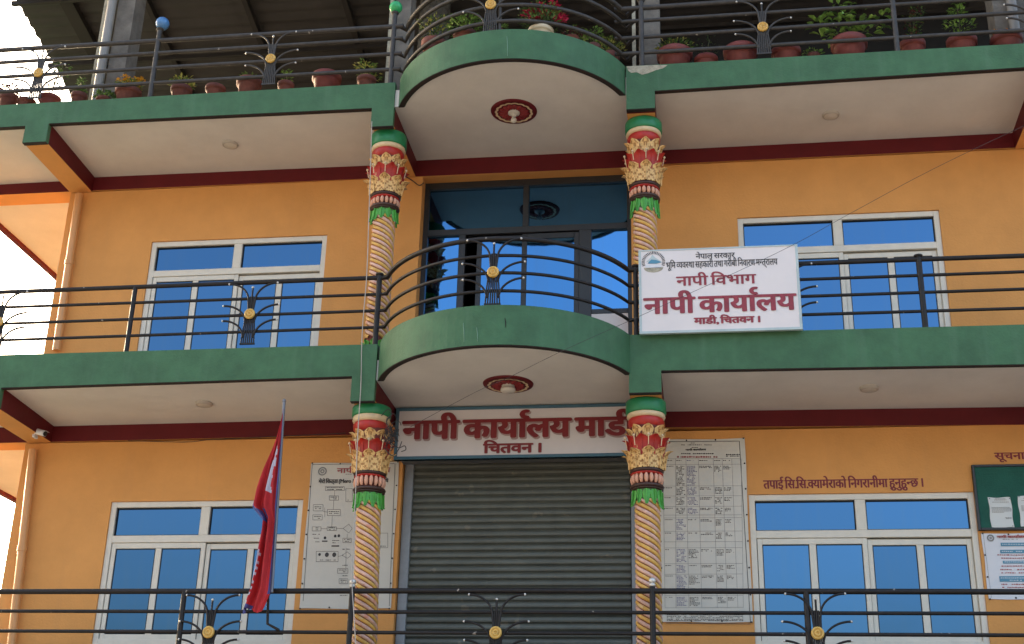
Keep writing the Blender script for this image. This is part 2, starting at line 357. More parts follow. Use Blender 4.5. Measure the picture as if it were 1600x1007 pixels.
# --- curved balcony fascias between the columns
def arc(cy, R, yend, n=40, cx=-.66):
    h = math.asin(min(1, (cy-yend)/R)) if yend < cy else 0
    a0, a1 = pi+h, 2*pi-h
    return [(cx+R*cos(a0+(a1-a0)*i/n), cy+R*sin(a0+(a1-a0)*i/n)) for i in range(n+1)]
def curved(cy, R, ztop, zbot, cz):
    o = arc(cy, R, YF+.03); i_ = arc(cy, R-.07, YF+.03)
    bb = MB(); n = len(o)
    v = [(x, y, zbot) for x, y in o]+[(x, y, ztop) for x, y in o]+[(x, y, zbot) for x, y in i_]+[(x, y, ztop) for x, y in i_]
    f = []
    for k in range(n-1):
        f += [(k, k+1, n+k+1, n+k), (2*n+k+1, 2*n+k, 3*n+k, 3*n+k+1), (n+k, n+k+1, 3*n+k+1, 3*n+k), (k+1, k, 2*n+k, 2*n+k+1)]
    f += [(0, n, 3*n, 2*n), (n-1, 3*n-1, 4*n-1, 2*n-1)]
    bb.add(v, f, 0, False)
    bb.obj('curved_fascia', 'green', B, BO)
    d = MB(); o2 = arc(cy, R-.004, YF+.03); i2 = arc(cy, R-.062, YF+.03)
    v = [(x, y, zbot-.008) for x, y in o2]+[(x, y, zbot) for x, y in o2]+[(x, y, zbot-.008) for x, y in i2]+[(x, y, zbot) for x, y in i2]
    d.add(v, f); d.obj('drip_shadow_strip', 'dark', B, BO)  # the same painted shadow line, following the bowed edge
    c = MB(); c.slab([(-1.985, 0.0), (-1.985, i2[0][1])]+i2+[(.63, i2[-1][1]), (.63, 0.0)], cz, cz+.22)
    c.obj('balcony_ceiling', 'ceiling', B, BO)
TB, MBt = ZT-.3238, -.3957
curved(-.70, 1.39, 3.235, TB-.006, TB)
curved(-.78, 1.39, .01, MBt-.006, MBt)
# --- flat ceilings between the cross beams, each following its own measured corners
def ceil(corn, th=.2):
    """corners: front-left, front-right, back-right, back-left as Vector"""
    bb = MB(); v = [Vector(c) for c in corn]; v += [c+Vector((0, 0, th)) for c in v]
    bb.add(v, [(0, 3, 2, 1), (4, 5, 6, 7), (0, 1, 5, 4), (1, 2, 6, 5), (2, 3, 7, 6), (3, 0, 4, 7)]); return bb.obj('balcony_ceiling', 'ceiling', B, BO)
def V3(x, y, z): return Vector((x, y, z))
yc = YF+.07
def zat(px, py, y): return at(px, py, y).z
ceil([V3(xl1, yc, tl[5][1]+.012), V3(tl[3][0], yc, tl[4][1]+.012), V3(tl[3][0], .0, zat(600, 259, 0)), V3(xl1, .0, zat(151, 278, 0))])
ceil([V3(-8.0, yc, zb0+.012), V3(xl0, yc, zb0+.012), V3(xl0, .0, zat(90, 284.5, 0)), V3(-8.0, .0, zat(0, 290, 0))])
ceil([V3(tr[3][0], yc, tr[3][1]+.012), V3(xr0, yc, tr[2][1]+.012), V3(xr0, .0, zat(1580, 209, 0)), V3(tr[3][0], .0, zat(1033, 236, 0))])
ceil([V3(xr1, yc, tr[2][1]+.012), V3(6.5, yc, tr[2][1]+.012), V3(6.5, .0, 2.86), V3(xr1, .0, 2.86)])
ceil([V3(xl1, yc, ml[5][1]+.012), V3(ml[3][0], yc, ml[4][1]+.012), V3(ml[3][0], .0, zat(590, 655, 0)), V3(xl1, .0, zat(84, 667, 0))])
ceil([V3(-8.2, yc, ml[5][1]+.012), V3(xl0, yc, ml[5][1]+.012), V3(xl0, .0, zat(84, 667, 0)), V3(-8.2, .0, zat(84, 667, 0))])
ceil([V3(mr_[3][0], yc, mr_[3][1]+.012), V3(xr0, yc, mr_[2][1]+.012), V3(xr0, .0, zat(1600, 637, 0)), V3(mr_[3][0], .0, zat(1045, 644, 0))])
ceil([V3(xr1, yc, mr_[2][1]+.012), V3(6.5, yc, mr_[2][1]+.012), V3(6.5, .0, -.40), V3(xr1, .0, -.40)])
# floor slabs, side balconies to the left, terrace floor
b = MB()
b.box(-8.0, 6.5, .3, 7, 2.95, 3.19); b.box(-8.2, 6.5, .3, 7, -.30, -.01); b.box(-8.2, 6.5, yc, 7, ZG-.36, ZG-.01)
b.box(-8.0, 6.5, yc, .3, 3.085, 3.19); b.box(-8.2, 6.5, yc, .3, -.13, -.01)
b.slab([(x, y) for x, y in arc(-.70, 1.33, YF+.05)], 3.10, 3.2); b.slab([(x, y) for x, y in arc(-.78, 1.33, YF+.05)], -.12, -.005)
b.obj('floor_slab', 'concrete', B, BO)
for xe, z, zt in ((-8.05, 2.876, 3.2), (-8.3, -.396, 0.)):
    b = MB().box(xe+.07, -6.4, .3, 7, z, z+.06); b.obj('balcony_ceiling', 'ceiling', B, BO)
    b = MB().box(xe, xe+.07, YF+.07, 7, z, zt); b.obj('balcony_fascia', 'green', B, BO)
    b = MB().box(xe+.005, xe+.075, YF+.08, 7, z-.05, z-.001); b.obj('beam', 'maroon', B, BO)
# --- cross beams: maroon sides, orange underside
for x0, x1, zb, zt in ((xl0, xl1, 2.652, 2.92), (tl[3][0], tl[1][0], 2.652, 2.92), (tr[0][0], tr[3][0], 2.652, 2.92), (xr0, xr1, 2.652, 2.92),
                       (xl0, xl1, -.609, -.35), (ml[3][0], ml[1][0], -.609, -.35), (mr_[0][0], mr_[3][0], -.609, -.35), (xr0, xr1, -.609, -.35)):
    b = MB().box(x0+.002, x1-.002, yc, -.014, zb, zt, 0, 1); b.obj('cross_beam', ['maroon', 'orange'], B, BO)
# --- beams along the wall: the maroon band
def band(tops, bots):
    t = [xz(x, y, -.012) for x, y in tops]; d = [xz(x, y, -.012) for x, y in bots]
    return t, d
def bandobj(pts_t, pts_b, y1):
    b = MB(); b.prism(pts_t+pts_b[::-1], -.012, y1); 
    # underside orange: faces pointing down
    for i, f in enumerate(b.f):
        a, c, d = [Vector(b.v[k]) for k in f[:3]]
        nn = (c-a).cross(d-a)
        if len(f) == 4 and abs(nn.z) > abs(nn.x) and abs(nn.z) > abs(nn.y) and a.z < 2.75 and not (-.5 < a.z < 1): b.m[i] = 1
    return b.obj('wall_beam', ['maroon', 'orange'], B, BO)
def zlev(pts, up):  # keep tops above the ceilings
    return [(x, z+(.05 if up else 0)) for x, z in pts]
t, d = band([(151, 278), (979, 241), (1033, 236), (1580, 209)], [(146, 298), (979, 262), (1033, 257), (1585, 231)])
bandobj([(-8.0, t[0][1]+.05)]+zlev(t, 1)+[(6.5, t[-1][1]+.05)], [(-8.0, d[0][1])]+d+[(6.5, d[-1][1])], .28)
t, d = band([(84, 667), (1045, 644), (1600, 637)], [(77, 691), (1045, 668), (1600, 664)])
bandobj([(-8.2, t[0][1]+.05)]+zlev(t, 1)+[(6.5, t[-1][1]+.05)], [(-8.2, d[0][1])]+d+[(6.5, d[-1][1])], .28)
# --- front wall with its openings
WL = [(-5.235, -3.03, .36, 1.93), (1.815, 4.052, .36, 1.93)]
WG = [(-5.28, -3.045, -2.90, -1.318), (1.80, 4.087, -2.90, -1.325)]
def wall(x0, x1, z0, z1, holes, y0=0., y1=.24):
    xs = sorted({x0, x1, *[h[0] for h in holes], *[h[1] for h in holes]}); zs = sorted({z0, z1, *[h[2] for h in holes], *[h[3] for h in holes]})
    b = MB()
    def solid(i, j):
        if i < 0 or j < 0 or i >= len(xs)-1 or j >= len(zs)-1: return False
        cx, cz = (xs[i]+xs[i+1])/2, (zs[j]+zs[j+1])/2
        return not any(h[0] < cx < h[1] and h[2] < cz < h[3] for h in holes)
    for i in range(len(xs)-1):
        for j in range(len(zs)-1):
            if not solid(i, j): continue
            a, c, d, e = xs[i], xs[i+1], zs[j], zs[j+1]
            b.add([(a, y0, d), (c, y0, d), (c, y0, e), (a, y0, e)], [(0, 1, 2, 3)]); b.add([(a, y1, d), (c, y1, d), (c, y1, e), (a, y1, e)], [(3, 2, 1, 0)])
            if not solid(i-1, j): b.add([(a, y0, d), (a, y0, e), (a, y1, e), (a, y1, d)], [(0, 1, 2, 3)])
            if not solid(i+1, j): b.add([(c, y0, d), (c, y1, d), (c, y1, e), (c, y0, e)], [(0, 1, 2, 3)])
            if not solid(i, j-1): b.add([(a, y0, d), (a, y1, d), (c, y1, d), (c, y0, d)], [(0, 1, 2, 3)])
            if not solid(i, j+1): b.add([(a, y0, e), (c, y0, e), (c, y1, e), (a, y1, e)], [(0, 1, 2, 3)])
    return b
DX0, DX1 = -1.90, .60
wall(-6.40, 6.5, -.005, 2.655, WL+[(DX0, DX1, 0.0, 2.651)]).obj('wall', 'orange', B, BO)
wall(-6.43, 6.5, -3.2, -.615, WG+[(-1.945, .64, -3.19, -.70)]).obj('wall', 'orange', B, BO)
wall(-6.40, 6.5, GZ+.14, ZG-.36, [(-1.9, .6, GZ+.15, GZ+2.5), (-5.2, -3, GZ+.9, GZ+2.4), (1.8, 4.1, GZ+.9, GZ+2.4)]).obj('wall', 'orange', B, BO)
b = MB()
for z0, z1 in ((-.01, 2.95), (-3.2, -.3), (GZ+.14, ZG-.36)):
    b.box(-6.40, -6.16, .245, 6.8, z0, z1)
b.obj('side_wall', 'orange', B, BO)
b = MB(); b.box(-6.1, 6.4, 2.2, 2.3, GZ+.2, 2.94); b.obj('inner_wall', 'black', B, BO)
b = MB(); b.box(6.3, 6.5, .25, 6.8, GZ+.14, 2.94); b.obj('side_wall', 'orange', B, BO)
# --- windows
def window(x0, x1, z0, z1, y=.018, flip=False):
    W = x1-x0; fw = .062; ytop = z1
    fr = MB(); d = .07
    zt1, zt0 = z1-.065, z1-.385      # top lights
    zb = z1-.465                     # underside of the transom
    fr.bbox(x0, x0+fw, y, y+d, z0, z1); fr.bbox(x1-fw, x1, y, y+d, z0, z1)
    fr.bbox(x0+fw, x1-fw, y, y+d, z1-.065, z1); fr.bbox(x0+fw, x1-fw, y, y+d, z0, z0+.06)
    fr.bbox(x0+fw, x1-fw, y, y+d, zb, zt0)
    fr.bbox(x0+.475*W, x0+.522*W, y+.003, y+d, zt0, zt1)
    # beads round the top lights
    for a, c in ((x0+fw, x0+.475*W), (x0+.522*W, x1-fw)):
        fr.box(a, c, y+.03, y+.04, zt0, zt0+.012, 1); fr.box(a, c, y+.03, y+.04, zt1-.014, zt1, 1)
        fr.box(a, a+.011, y+.03, y+.04, zt0, zt1, 1); fr.box(c-.011, c, y+.03, y+.04, zt0, zt1, 1)
    wf = fr.obj('window', ['cream', 'seal'], B, BO)
    def pane(a, c, e, f, yy):
        p = MB(); p.add([(a, yy, e), (c, yy, e), (c, yy, f), (a, yy, f), (a, yy+.006, e), (c, yy+.006, e), (c, yy+.006, f), (a, yy+.006, f)],
                        [(0, 1, 2, 3), (7, 6, 5, 4)]); p.obj('pane', 'glass', wf, BO)
    pane(x0+fw, x0+.475*W, zt0, zt1, y+.045); pane(x0+.522*W, x1-fw, zt0, zt1, y+.045)
    for (a, c, yy) in ((x0+.03*W, x0+.517*W, y+.012), (x0+.517*W+.002, x1-.028*W, y+.034)):
        s = MB(); sw = .05; st = zb-.002 if yy < y+.02 else zb-.012; sb = z0+.055
        s.bbox(a, a+sw, yy, yy+.018, sb, st); s.bbox(c-sw, c, yy, yy+.018, sb, st)
        s.bbox(a+sw, c-sw, yy, yy+.018, st-.062, st); s.bbox(a+sw, c-sw, yy, yy+.018, sb, sb+.06)
        mx = (a+c)/2+.005; s.bbox(mx-.035, mx+.035, yy+.002, yy+.018, sb+.06, st-.062)
        for (p, q) in ((a+sw, mx-.035), (mx+.035, c-sw)):
            s.box(p, p+.009, yy+.005, yy+.012, sb+.06, st-.062, 1); s.box(q-.009, q, yy+.005, yy+.012, sb+.06, st-.062, 1); s.box(p, q, yy+.005, yy+.012, st-.073, st-.062, 1)
            pane(p, q, sb+.06, st-.062, yy+.012)
        s.obj('sash', ['cream', 'seal'], wf, BO)
    sl_ = MB().box(x0-.02, x1+.02, -.02, .10, z0-.035, z0-.002); sl_.obj('sill', 'cream', wf, BO)
for x0, x1, z0, z1 in WL+WG: window(x0, x1, z0, z1)
# --- glazed balcony door, upper floor
yd = .16
dr = MB()
def dbox(a, c, e, f, y0=yd, y1=yd+.07): dr.bbox(a, c, y0, y1, e, f, .004)
ztr = 1.985
dbox(DX0, DX0+.06, 0, 2.65); dbox(DX1-.055, DX1, 0, 2.65); dbox(DX0+.06, DX1-.055, 2.56, 2.65)
dbox(DX0+.06, DX1-.055, ztr-.05, ztr+.03); dbox(-.695, -.625, ztr+.03, 2.56, yd-.004)
dbox(-1.455, -1.375, .06, ztr-.05, yd-.004); dbox(-.02, .125, .06, ztr-.05, yd-.004); dbox(DX0+.06, DX1-.055, 0, .06)
dbox(.125, DX1-.055, .86, .92)
DR = dr.obj('balcony_door', 'alu', B, BO)
for nm, (a, c) in (('door_leaf', (-1.245, -.64)), ('door_leaf', (-.70, -.02))):
    yy = yd+.02 if a > -1 else yd+.05
    s = MB(); s.bbox(a, a+.062, yy, yy+.02, .06, ztr-.06); s.bbox(c-.06, c, yy, yy+.02, .06, ztr-.06); s.bbox(a+.062, c-.06, yy, yy+.02, ztr-.13, ztr-.06); s.bbox(a+.062, c-.06, yy, yy+.02, .06, .16)
    s.obj('door_leaf', 'alu', DR, BO)
def dpane(a, c, e, f, yy): MB().box(a, c, yy, yy+.006, e, f).obj('pane', 'glassd', DR, BO)
dpane(DX0+.06, -.695, ztr+.03, 2.56, yd+.04); dpane(-.625, DX1-.055, ztr+.03, 2.56, yd+.04)
dpane(DX0+.06, -1.455, .06, ztr-.05, yd+.04); dpane(.125, DX1-.055, .92, ztr-.05, yd+.04)
dpane(-1.183, -.70, .16, ztr-.13, yd+.058); dpane(-.638, -.08, .16, ztr-.13, yd+.030)
MB().box(.126, DX1-.056, yd+.005, yd+.05, .061, .859).obj('white_panel', 'white', DR, BO)
# --- roller shutter of the ground entrance
sg = MB(); sx0, sx1 = -1.935, .63; ys = .10
sg.bbox(sx0, sx0+.10, ys-.03, ys+.05, -3.19, -.705); sg.bbox(sx1-.07, sx1, ys-.03, ys+.05, -3.19, -.705)
sg.box(sx0, sx1, ys-.02, ys+.2, -.85, -.705)
SH = sg.obj('roller_shutter', 'guide', B, BO)
pitch = .0765; pr = MB(); n = 7; L = sx1-sx0-.18
prof = [(0, 0), (.004, .004), (.017, .014), (.02, .03), (.017, .048), (.006, .062), (.0, .066), (.012, .0765)]
for k in range(len(prof)-1):
    (d0, h0), (d1, h1) = prof[k], prof[k+1]
    pr.add([(0, -d0, h0), (L, -d0, h0), (L, -d1, h1), (0, -d1, h1)], [(0, 1, 2, 3)], 0, True)
zz = -3.185; first = None
while zz < -.86:
    if first is None: first = pr.obj('slat', 'shutter', SH, (0, 0, 0), (sx0+.10, ys+.02, zz-GZ))
    else:
        c = inst(first, SH, (sx0+.10+random.uniform(-.003, .003), ys+.02+random.uniform(-.0015, .0015), zz-GZ), (random.uniform(-.03, .03), 0, 0))
    zz += pitch
sh2 = MB().box(sx0+.05, sx1-.05, ys+.035, ys+.05, -3.18, -.75); sh2.obj('shutter_backing', 'black', SH, BO)
# --- downpipes on the left corner
for pts in ([(124, 304), (118, 345), (110, 400), (101, 460), (88, 548)], [(52, 703), (40, 790), (28, 900), (18, 1007), (12, 1060)]):
    P = [at(x, y, -.07) for x, y in pts]
    P = [V3(P[0].x+(P[-1].x-P[0].x)*i/4, -.07, P[0].z+(P[-1].z-P[0].z)*i/4) for i in range(5)]
    b = MB().tube(P, .048, 14)
    for q in (P[0]*.55+P[-1]*.45,): b.tube([q-V3(0, 0, .03), q+V3(0, 0, .03)], .056, 14)
    b.obj('drainpipe', 'pipe', B, BO)
# --- flaked paint and joint cracks on the fascias
def patch(px, y, m, nm, proud=.003):
    b = MB(); b.prism([xz(x, z, y-proud) for x, z in px], y-proud, y+.002); return b.obj(nm, m, B, BO)
patch([(979, 104), (1000, 103), (1022, 102), (1043, 102), (1036, 107), (1024, 110), (1012, 115), (1003, 117), (995, 113), (986, 114), (981, 110)], YF, 'plaster', 'bare_plaster_patch')
def crack(px, py0, py1, R, cy, m='plaster', wd=.01):
    p = atz(px, py0, 0) 
for (px, p0, p1, cy, zref) in ((792, 57, 88, -.70, 3.2), (724, 505, 535, -.78, 0), (745, 512, 534, -.78, 0), (789, 497, 512, -.78, 0)):
    # on the curved face: intersect the view ray with the cylinder
    def hit(qx, qy):
        d = crt*((qx-800)/F)+cup*((503.5-qy)/F)+cfw; o = CAM; Rr = 1.393
        a = d.x**2+d.y**2; bb = 2*((o.x+.66)*d.x+(o.y-cy)*d.y); c = (o.x+.66)**2+(o.y-cy)**2-Rr*Rr
        return o+d*((-bb-sqrt(bb*bb-4*a*c))/(2*a))
    A, C2 = hit(px, p0), hit(px+1, p1)
    b = MB().tube([A, (A+C2)/2+V3(.004, 0, 0), C2], [.003, .005, .002], 5); b.obj('paint_run', 'black' if (px == 789) else 'run', B, BO)

# ------------------------------------------------------------------ the carved columns
def leaf_mesh(w_, h, flare, curl, lobes=3, vein=False, taper=.84):
    """an upright lobed leaf: local x across, -y outward, z up; from (0,0,0)"""
    b = MB(); nu, nv = 6, 9; V = []
    for j in range(nv+1):
        t = j/nv
        wd = w_*(.86+.14*sin(pi*min(t*1.1, 1)))*(1 if t < taper else max(.12, 1-(t-taper)*(.88/(1.02-taper))))
        wd *= 1+.15*sin(lobes*2*pi*t-1.2)
        out = flare*t**1.6+curl*max(0, t-.72)**1.1*3
        zz = h*t-(max(0, t-.82))**1.2*h*.9
        for i in range(nu+1):
            u = i/nu*2-1
            V.append((u*wd/2, -out-.016*(1-abs(u))*(1 if t < .95 else .4)+.010*abs(sin(u*pi*1.5)), zz))
    f = [(j*(nu+1)+i, j*(nu+1)+i+1, (j+1)*(nu+1)+i+1, (j+1)*(nu+1)+i) for j in range(nv) for i in range(nu)]
    b.add(V, f, 0, True)
    if vein: b.m = [1 if ((j-abs(i-2.5)+.5) % 3 < 1 and j < nv-1) else 0 for j in range(nv) for i in range(nu)]
    b.tube([(0, -flare*t**1.6-.018-curl*max(0, t-.72)**1.1*3, h*t) for t in (0, .25, .5, .75)], [.007, .006, .005, .003], 5)
    return b
def column(cx, cy, tops, zbase, first=False, tilt=0.):
    """tops: the measured heights of the bands of the capital"""
    z = tops; org = BO
    def X(zz): return cx+tilt*(zz-z[0])
    core = MB(); n = 24
    rs = .112
    core.tube([(X(z[9]+.02), cy, z[9]+.02), (X(zbase), cy, zbase)], rs, 20); 
    core.lathe([(.13, 0), (.155, .08), (.165, z[3]-z[8]-.03), (.15, z[2]-z[8])], (X(z[8]), cy, z[8]), 20)
    C_ = core.obj('column', 's_core', B, BO)
    c0 = (X(z[0]), cy, 0)
    MB().lathe([(.001, z[0]), (.198, z[0]), (.205, z[0]-.012), (.205, z[1]+.015), (.196, z[1]), (.001, z[1])], c0, 32).obj('capital_disc', 'c_green', C_, BO)
    MB().lathe([(.19, z[1]), (.196, (z[1]+z[2])/2), (.182, z[2]), (.1, z[2])], c0, 32).obj('capital_moulding', 'c_cream', C_, BO)
    MB().lathe([(.17, z[2]+.004), (.184, z[2]-.02), (.178, z[3]+.01), (.15, z[3]-.03), (.12, z[3]-.05)], c0, 32).obj('capital_moulding', 'c_red', C_, BO)
    def tier(zb, zt, r, m, n_, w_, flare, ph, cur=.06, lob=3):
        lm = leaf_mesh(w_, zt-zb, flare, cur, lob, m == 'c_gold'); f0 = None
        for k in range(n_):
            a = 2*pi*(k+ph)/n_
            loc = (X(zb)+r*sin(a), cy-r*cos(a), zb-GZ)
            if f0 is None: f0 = lm.obj('leaf', [m, 'c_vein'], C_, (0, 0, 0), loc); f0.rotation_euler = (0, 0, a)
            else: inst(f0, C_, loc, (random.uniform(-.05, .05), 0, a), (random.uniform(.93, 1.05), 1, random.uniform(.95, 1.04)))
    tier(z[6]-.01, z[3]+.015, .142, 'c_gold', 9, .122, .042, .2)
    tier(z[6]-.05, z[4]+.012, .158, 'c_red', 9, .135, .036, .7, .07, 2)
    tier(z[8]-.005, z[7]+.0, .166, 'c_gold', 9, .128, .045, .2, .075)
    tip = MB().ball((0, 0, 0), .014, 8).tube([(0, .02, -.10), (0, 0, 0)], .005, 5); f0 = None
    for k in range(9):
        a = 2*pi*(k+.2)/9; loc = (X(z[5])+.222*sin(a), cy-.222*cos(a), z[4]-.02-GZ)
        if f0 is None: f0 = tip.obj('bud', 'c_cream', C_, (0, 0, 0), loc); f0.rotation_euler = (0, 0, a)
        else: inst(f0, C_, loc, (0, 0, a))
    def ring(zc, hh, r, m='c_brown'):
        MB().lathe([(r-.03, zc-hh), (r, zc-hh*.6), (r+.006, zc), (r, zc+hh*.6), (r-.03, zc+hh)], (X(zc), cy, 0), 28).obj('capital_ring', m, C_, BO)
    ring((z[8]+z[9])/2+.012, .022, .163); ring((z[8]+z[9])/2-.018, .012, .158, 'c_red')
    ring((z[10]+z[11])/2+.006, .022, .163); ring((z[10]+z[11])/2-.022, .010, .155)
    fl = MB(); zc = (z[9]+z[10])/2; hh = (z[9]-z[10])/2*1.0
    for k in range(18):
        a = 2*pi*k/18
        fl.tube([(X(zc)+r_*sin(a), cy-r_*cos(a), zc+q) for r_, q in ((.138, -hh), (.146, -hh*.5), (.149, 0), (.147, hh*.5), (.14, hh))], [.012, .020, .022, .020, .013], 6)
    fl.obj('fluted_collar', 'c_pink', C_, BO)
    # hanging green leaves
    lm = leaf_mesh(.082, z[11]-z[12]+.035, .014, .02, 3, False, .30); f0 = None
    for k in range(11):
        a = 2*pi*k/11; loc = (X(z[11])+.135*sin(a), cy-.135*cos(a), z[11]-.005-GZ)
        if f0 is None: f0 = lm.obj('leaf', ['c_leaf', 'lf_yel'], C_, (0, 0, 0), loc); f0.rotation_euler = Matrix.Rotation(a, 3, 'Z').to_euler(); f0.scale = (1, 1, -1)
        else: inst(f0, C_, loc, (0, 0, a), (random.uniform(.85, 1.1), 1, -random.uniform(.85, 1.15)))
    MB().lathe([(.120, z[12]+.02), (.134, z[11]-.03), (.136, z[11])], (X(z[11]), cy, 0), 20).obj('leaf_backing', 'lf_dark', C_, BO)
    # twisted strands
    zt, lead, N = z[12]+.055, .40, 8
    zb = zbase+(.16 if zbase > -1 else .0)
    for k in range(N):
        P = []; st = int((zt-zb)/lead*22)
        for i in range(st+1):
            zz_ = zt-(zt-zb)*i/st; ph = 2*pi*(k/N)+(zt-zz_)/lead*2*pi
            P.append((X(zz_)+.110*sin(ph), cy-.110*cos(ph), zz_))
        MB().tube(P, .0195, 7, cap=False).obj('strand', 's_pink' if k % 2 else 's_yel', C_, BO)
    if zbase > -1:
        f0 = None; lm = leaf_mesh(.07, .13, .02, .03, 2)
        for k in range(10):
            a = 2*pi*k/10; loc = (X(zbase)+.125*sin(a), cy-.125*cos(a), zbase-.0-GZ)
            if f0 is None: f0 = lm.obj('leaf', 'c_leaf', C_, (0, 0, 0), loc); f0.rotation_euler = (0, 0, a)
            else: inst(f0, C_, loc, (0, 0, a))
    return C_
CY = -.97
def tops(px, ys, corr): return [at(px, y, CY-r_).z for y, r_ in zip(ys, corr)]
corr = [.2, .2, .19, .18, .2, .2, .2, .2, .16, .16, .15, .16, .14]
def capz(px, y):  # disc top, disc bottom, cream bottom, red bottom, red leaf top, gold top end, red bottom, -, gold bottom, ring1 bottom, flutes bottom, ring2 bottom, green tips
    return tops(px, y, corr)
zBl = capz(1010, [620, 640, 648, 660, 676, 688, 704, 695, 729, 738, 752, 762, 785])
zBu = capz(1006, [180, 196, 203, 213, 232, 243, 256, 250, 281, 290, 300, 307, 328])
zAl = capz(575, [630, 645, 655, 667, 684, 692, 706, 700, 734, 742, 757, 767, 788])
zAu = capz(606, [205, 220, 227, 238, 253, 262, 275, 270, 297, 305, 315, 322, 338])
for zq, lim in ((zBl, -.612), (zBu, 2.648), (zAl, -.612), (zAu, 2.648)): zq[0] = lim
def cxy(px, py): return at(px, py, CY).x
column(cxy(1006, 230), CY, zBu, .0)
column(cxy(606, 250), CY, zAu, .0, tilt=(cxy(606, 250)-cxy(590, 500))/2.0)
column(cxy(1010, 690), CY, zBl, ZG)
column(cxy(578, 690), CY, zAl, ZG, tilt=(cxy(578, 690)-cxy(568, 980))/1.9)
b = MB()
for x in (-1.95, .8, -6.25, 5.1): b.tube([(x, CY, GZ+.1), (x, CY, ZG-.35)], .14, 16)
for x in (-6.25, 5.1):
    pass
b.obj('plain_column', 'orange', B, BO)

# ------------------------------------------------------------------ railings
YR = -1.215
def palm(parent, loc, rm, k=1., org=(0, 0, 0)):
    """one wrought fan: a bundle of bars that curl outwards in three tiers, with a gilt rosette"""
    b = MB(); xs = [-.062, -.041, -.020, 0, .020, .041, .062]
    for i, x in enumerate(xs):
        top = .42 if abs(x) > .05 else .5
        b.tube([(x*1.15-.0, 0, .055), (x*.95, 0, .25), (x*.72, 0, .38)], .0085, 6)
    b.box(-.082, .082, -.01, .01, .045, .062)
    tips = []
    for s in (-1, 1):
        for x0, z0, x1, z1 in ((.040, .30, .135 if 0 else .30, .325), (.030, .40, .31, .50), (.018, .45, .27, .755)):
            lift = {.325: (.10, .30), .50: (.09, .46), .755: (.075, .70)}[z1]
            P = []
            zs = z1-.20
            for t in [i/10 for i in range(11)]:
                # vertical rise that bends over to horizontal
                a = t*pi/2; P.append((s*(x0+.02+(x1-x0-.02)*(1-cos(a))), 0, zs+(z1-zs)*sin(a)))
            b.tube([(s*x0*.9, 0, z0-.10)]+P, .0115, 6)
            tips.append((s*x1, 0, z1, .013))
    b.tube([(0, 0, .38), (0, 0, .70)], .010, 6); tips.append((0, 0, .71, .014))
    for x in (-.018, .018): b.tube([(x, 0, .36), (x, 0, .60)], .0085, 6)
    o = b.obj('fan_ornament', rm, parent, (0, 0, 0), loc)
    for x, y, z, r in tips: MB().ball((0, 0, 0), r, 8).obj('bar_tip', 'tip', o, (0, 0, 0), (x, y, z))
    rs = MB(); rs.lathe([(.0005, .012), (.012, .014), (.018, .026), (.026, .026), (.031, .012), (.037, .012), (.043, .026), (.052, .026), (.060, .012), (.061, .0), (.0005, 0)], (0, -.012, .392), 20, 0, 'y')
    rs.obj('rosette', 'gold', o)
    return o
def copytree(o, parent, loc, rotz=0):
    c = o.copy(); COL.objects.link(c); c.parent = parent; c.location = loc; c.rotation_euler = (0, 0, rotz)
    for ch in o.children:
        d = ch.copy(); COL.objects.link(d); d.parent = c
    return c
def interp(pts, x):
    if x <= pts[0][0]: return pts[0][1]
    for (a, u), (c, v) in zip(pts, pts[1:]):
        if x <= c: return u+(v-u)*(x-a)/(c-a)
    return pts[-1][1]
def rail_line(par, pts, r, rm, org): MB().tube(pts, r, 8).obj('rail', rm, par, org)
def post(par, x, y, z0, z1, rm, org, r=.026, cap=True):
    b = MB().tube([(x, y, z0), (x, y, z1)], r, 10)
    if cap: b.lathe([(r, z1-.01), (r*1.5, z1), (r*1.5, z1+.014), (.001, z1+.022)], (x, y, 0), 12)
    return b.obj('post', rm, par, org)
proto = {}
def fan(par, kx, y, zb, rm, org, rotz=0, sc=1.):
    loc = (kx-org[0], y-org[1], zb-org[2])
    if rm not in proto: proto[rm] = palm(par, loc, rm); o = proto[rm]; o.rotation_euler = (0, 0, rotz)
    else: o = copytree(proto[rm], par, loc, rotz)
    o.scale = (1, 1, sc); return o
def arc_rail(cy=-.666, R=1.394, cx=-.66, x0=-1.93, x1=.63, n=36):
    a0 = math.acos((x0-cx)/R); a1 = math.acos((x1-cx)/R)
    return [(cx+R*cos(a0+(a1-a0)*i/n), cy-R*sin(a0+(a1-a0)*i/n)) for i in range(n+1)]
Tz = [[(-6.78, 3.993), (-2.1, 3.980), (.62, 4.022), (5, 4.045)], [(-6.78, 3.814), (-2.1, 3.815), (.62, 3.852), (5, 3.86)], [(-6.78, 3.607), (-2.1, 3.606), (.62, 3.630), (5, 3.66)], [(-6.78, 3.40), (-2.1, 3.398), (.62, 3.424), (5, 3.43)]]
Mz = [[(-6.2, .769), (-2.1, .780), (.6, .768), (4.5, .768)], [(-6.2, .583), (-2.1, .586), (4.5, .592)], [(-6.2, .386), (-2.1, .397), (4.5, .405)], [(-6.2, .190), (-2.1, .207), (4.5, .199)]]
Gz = [[(-5.7, -2.561), (-.6, -2.565), (4.2, -2.588)], [(-5.7, -2.756), (4.2, -2.784)], [(-5.7, -2.953), (4.2, -2.977)], [(-5.7, -3.10), (4.2, -3.11)]]
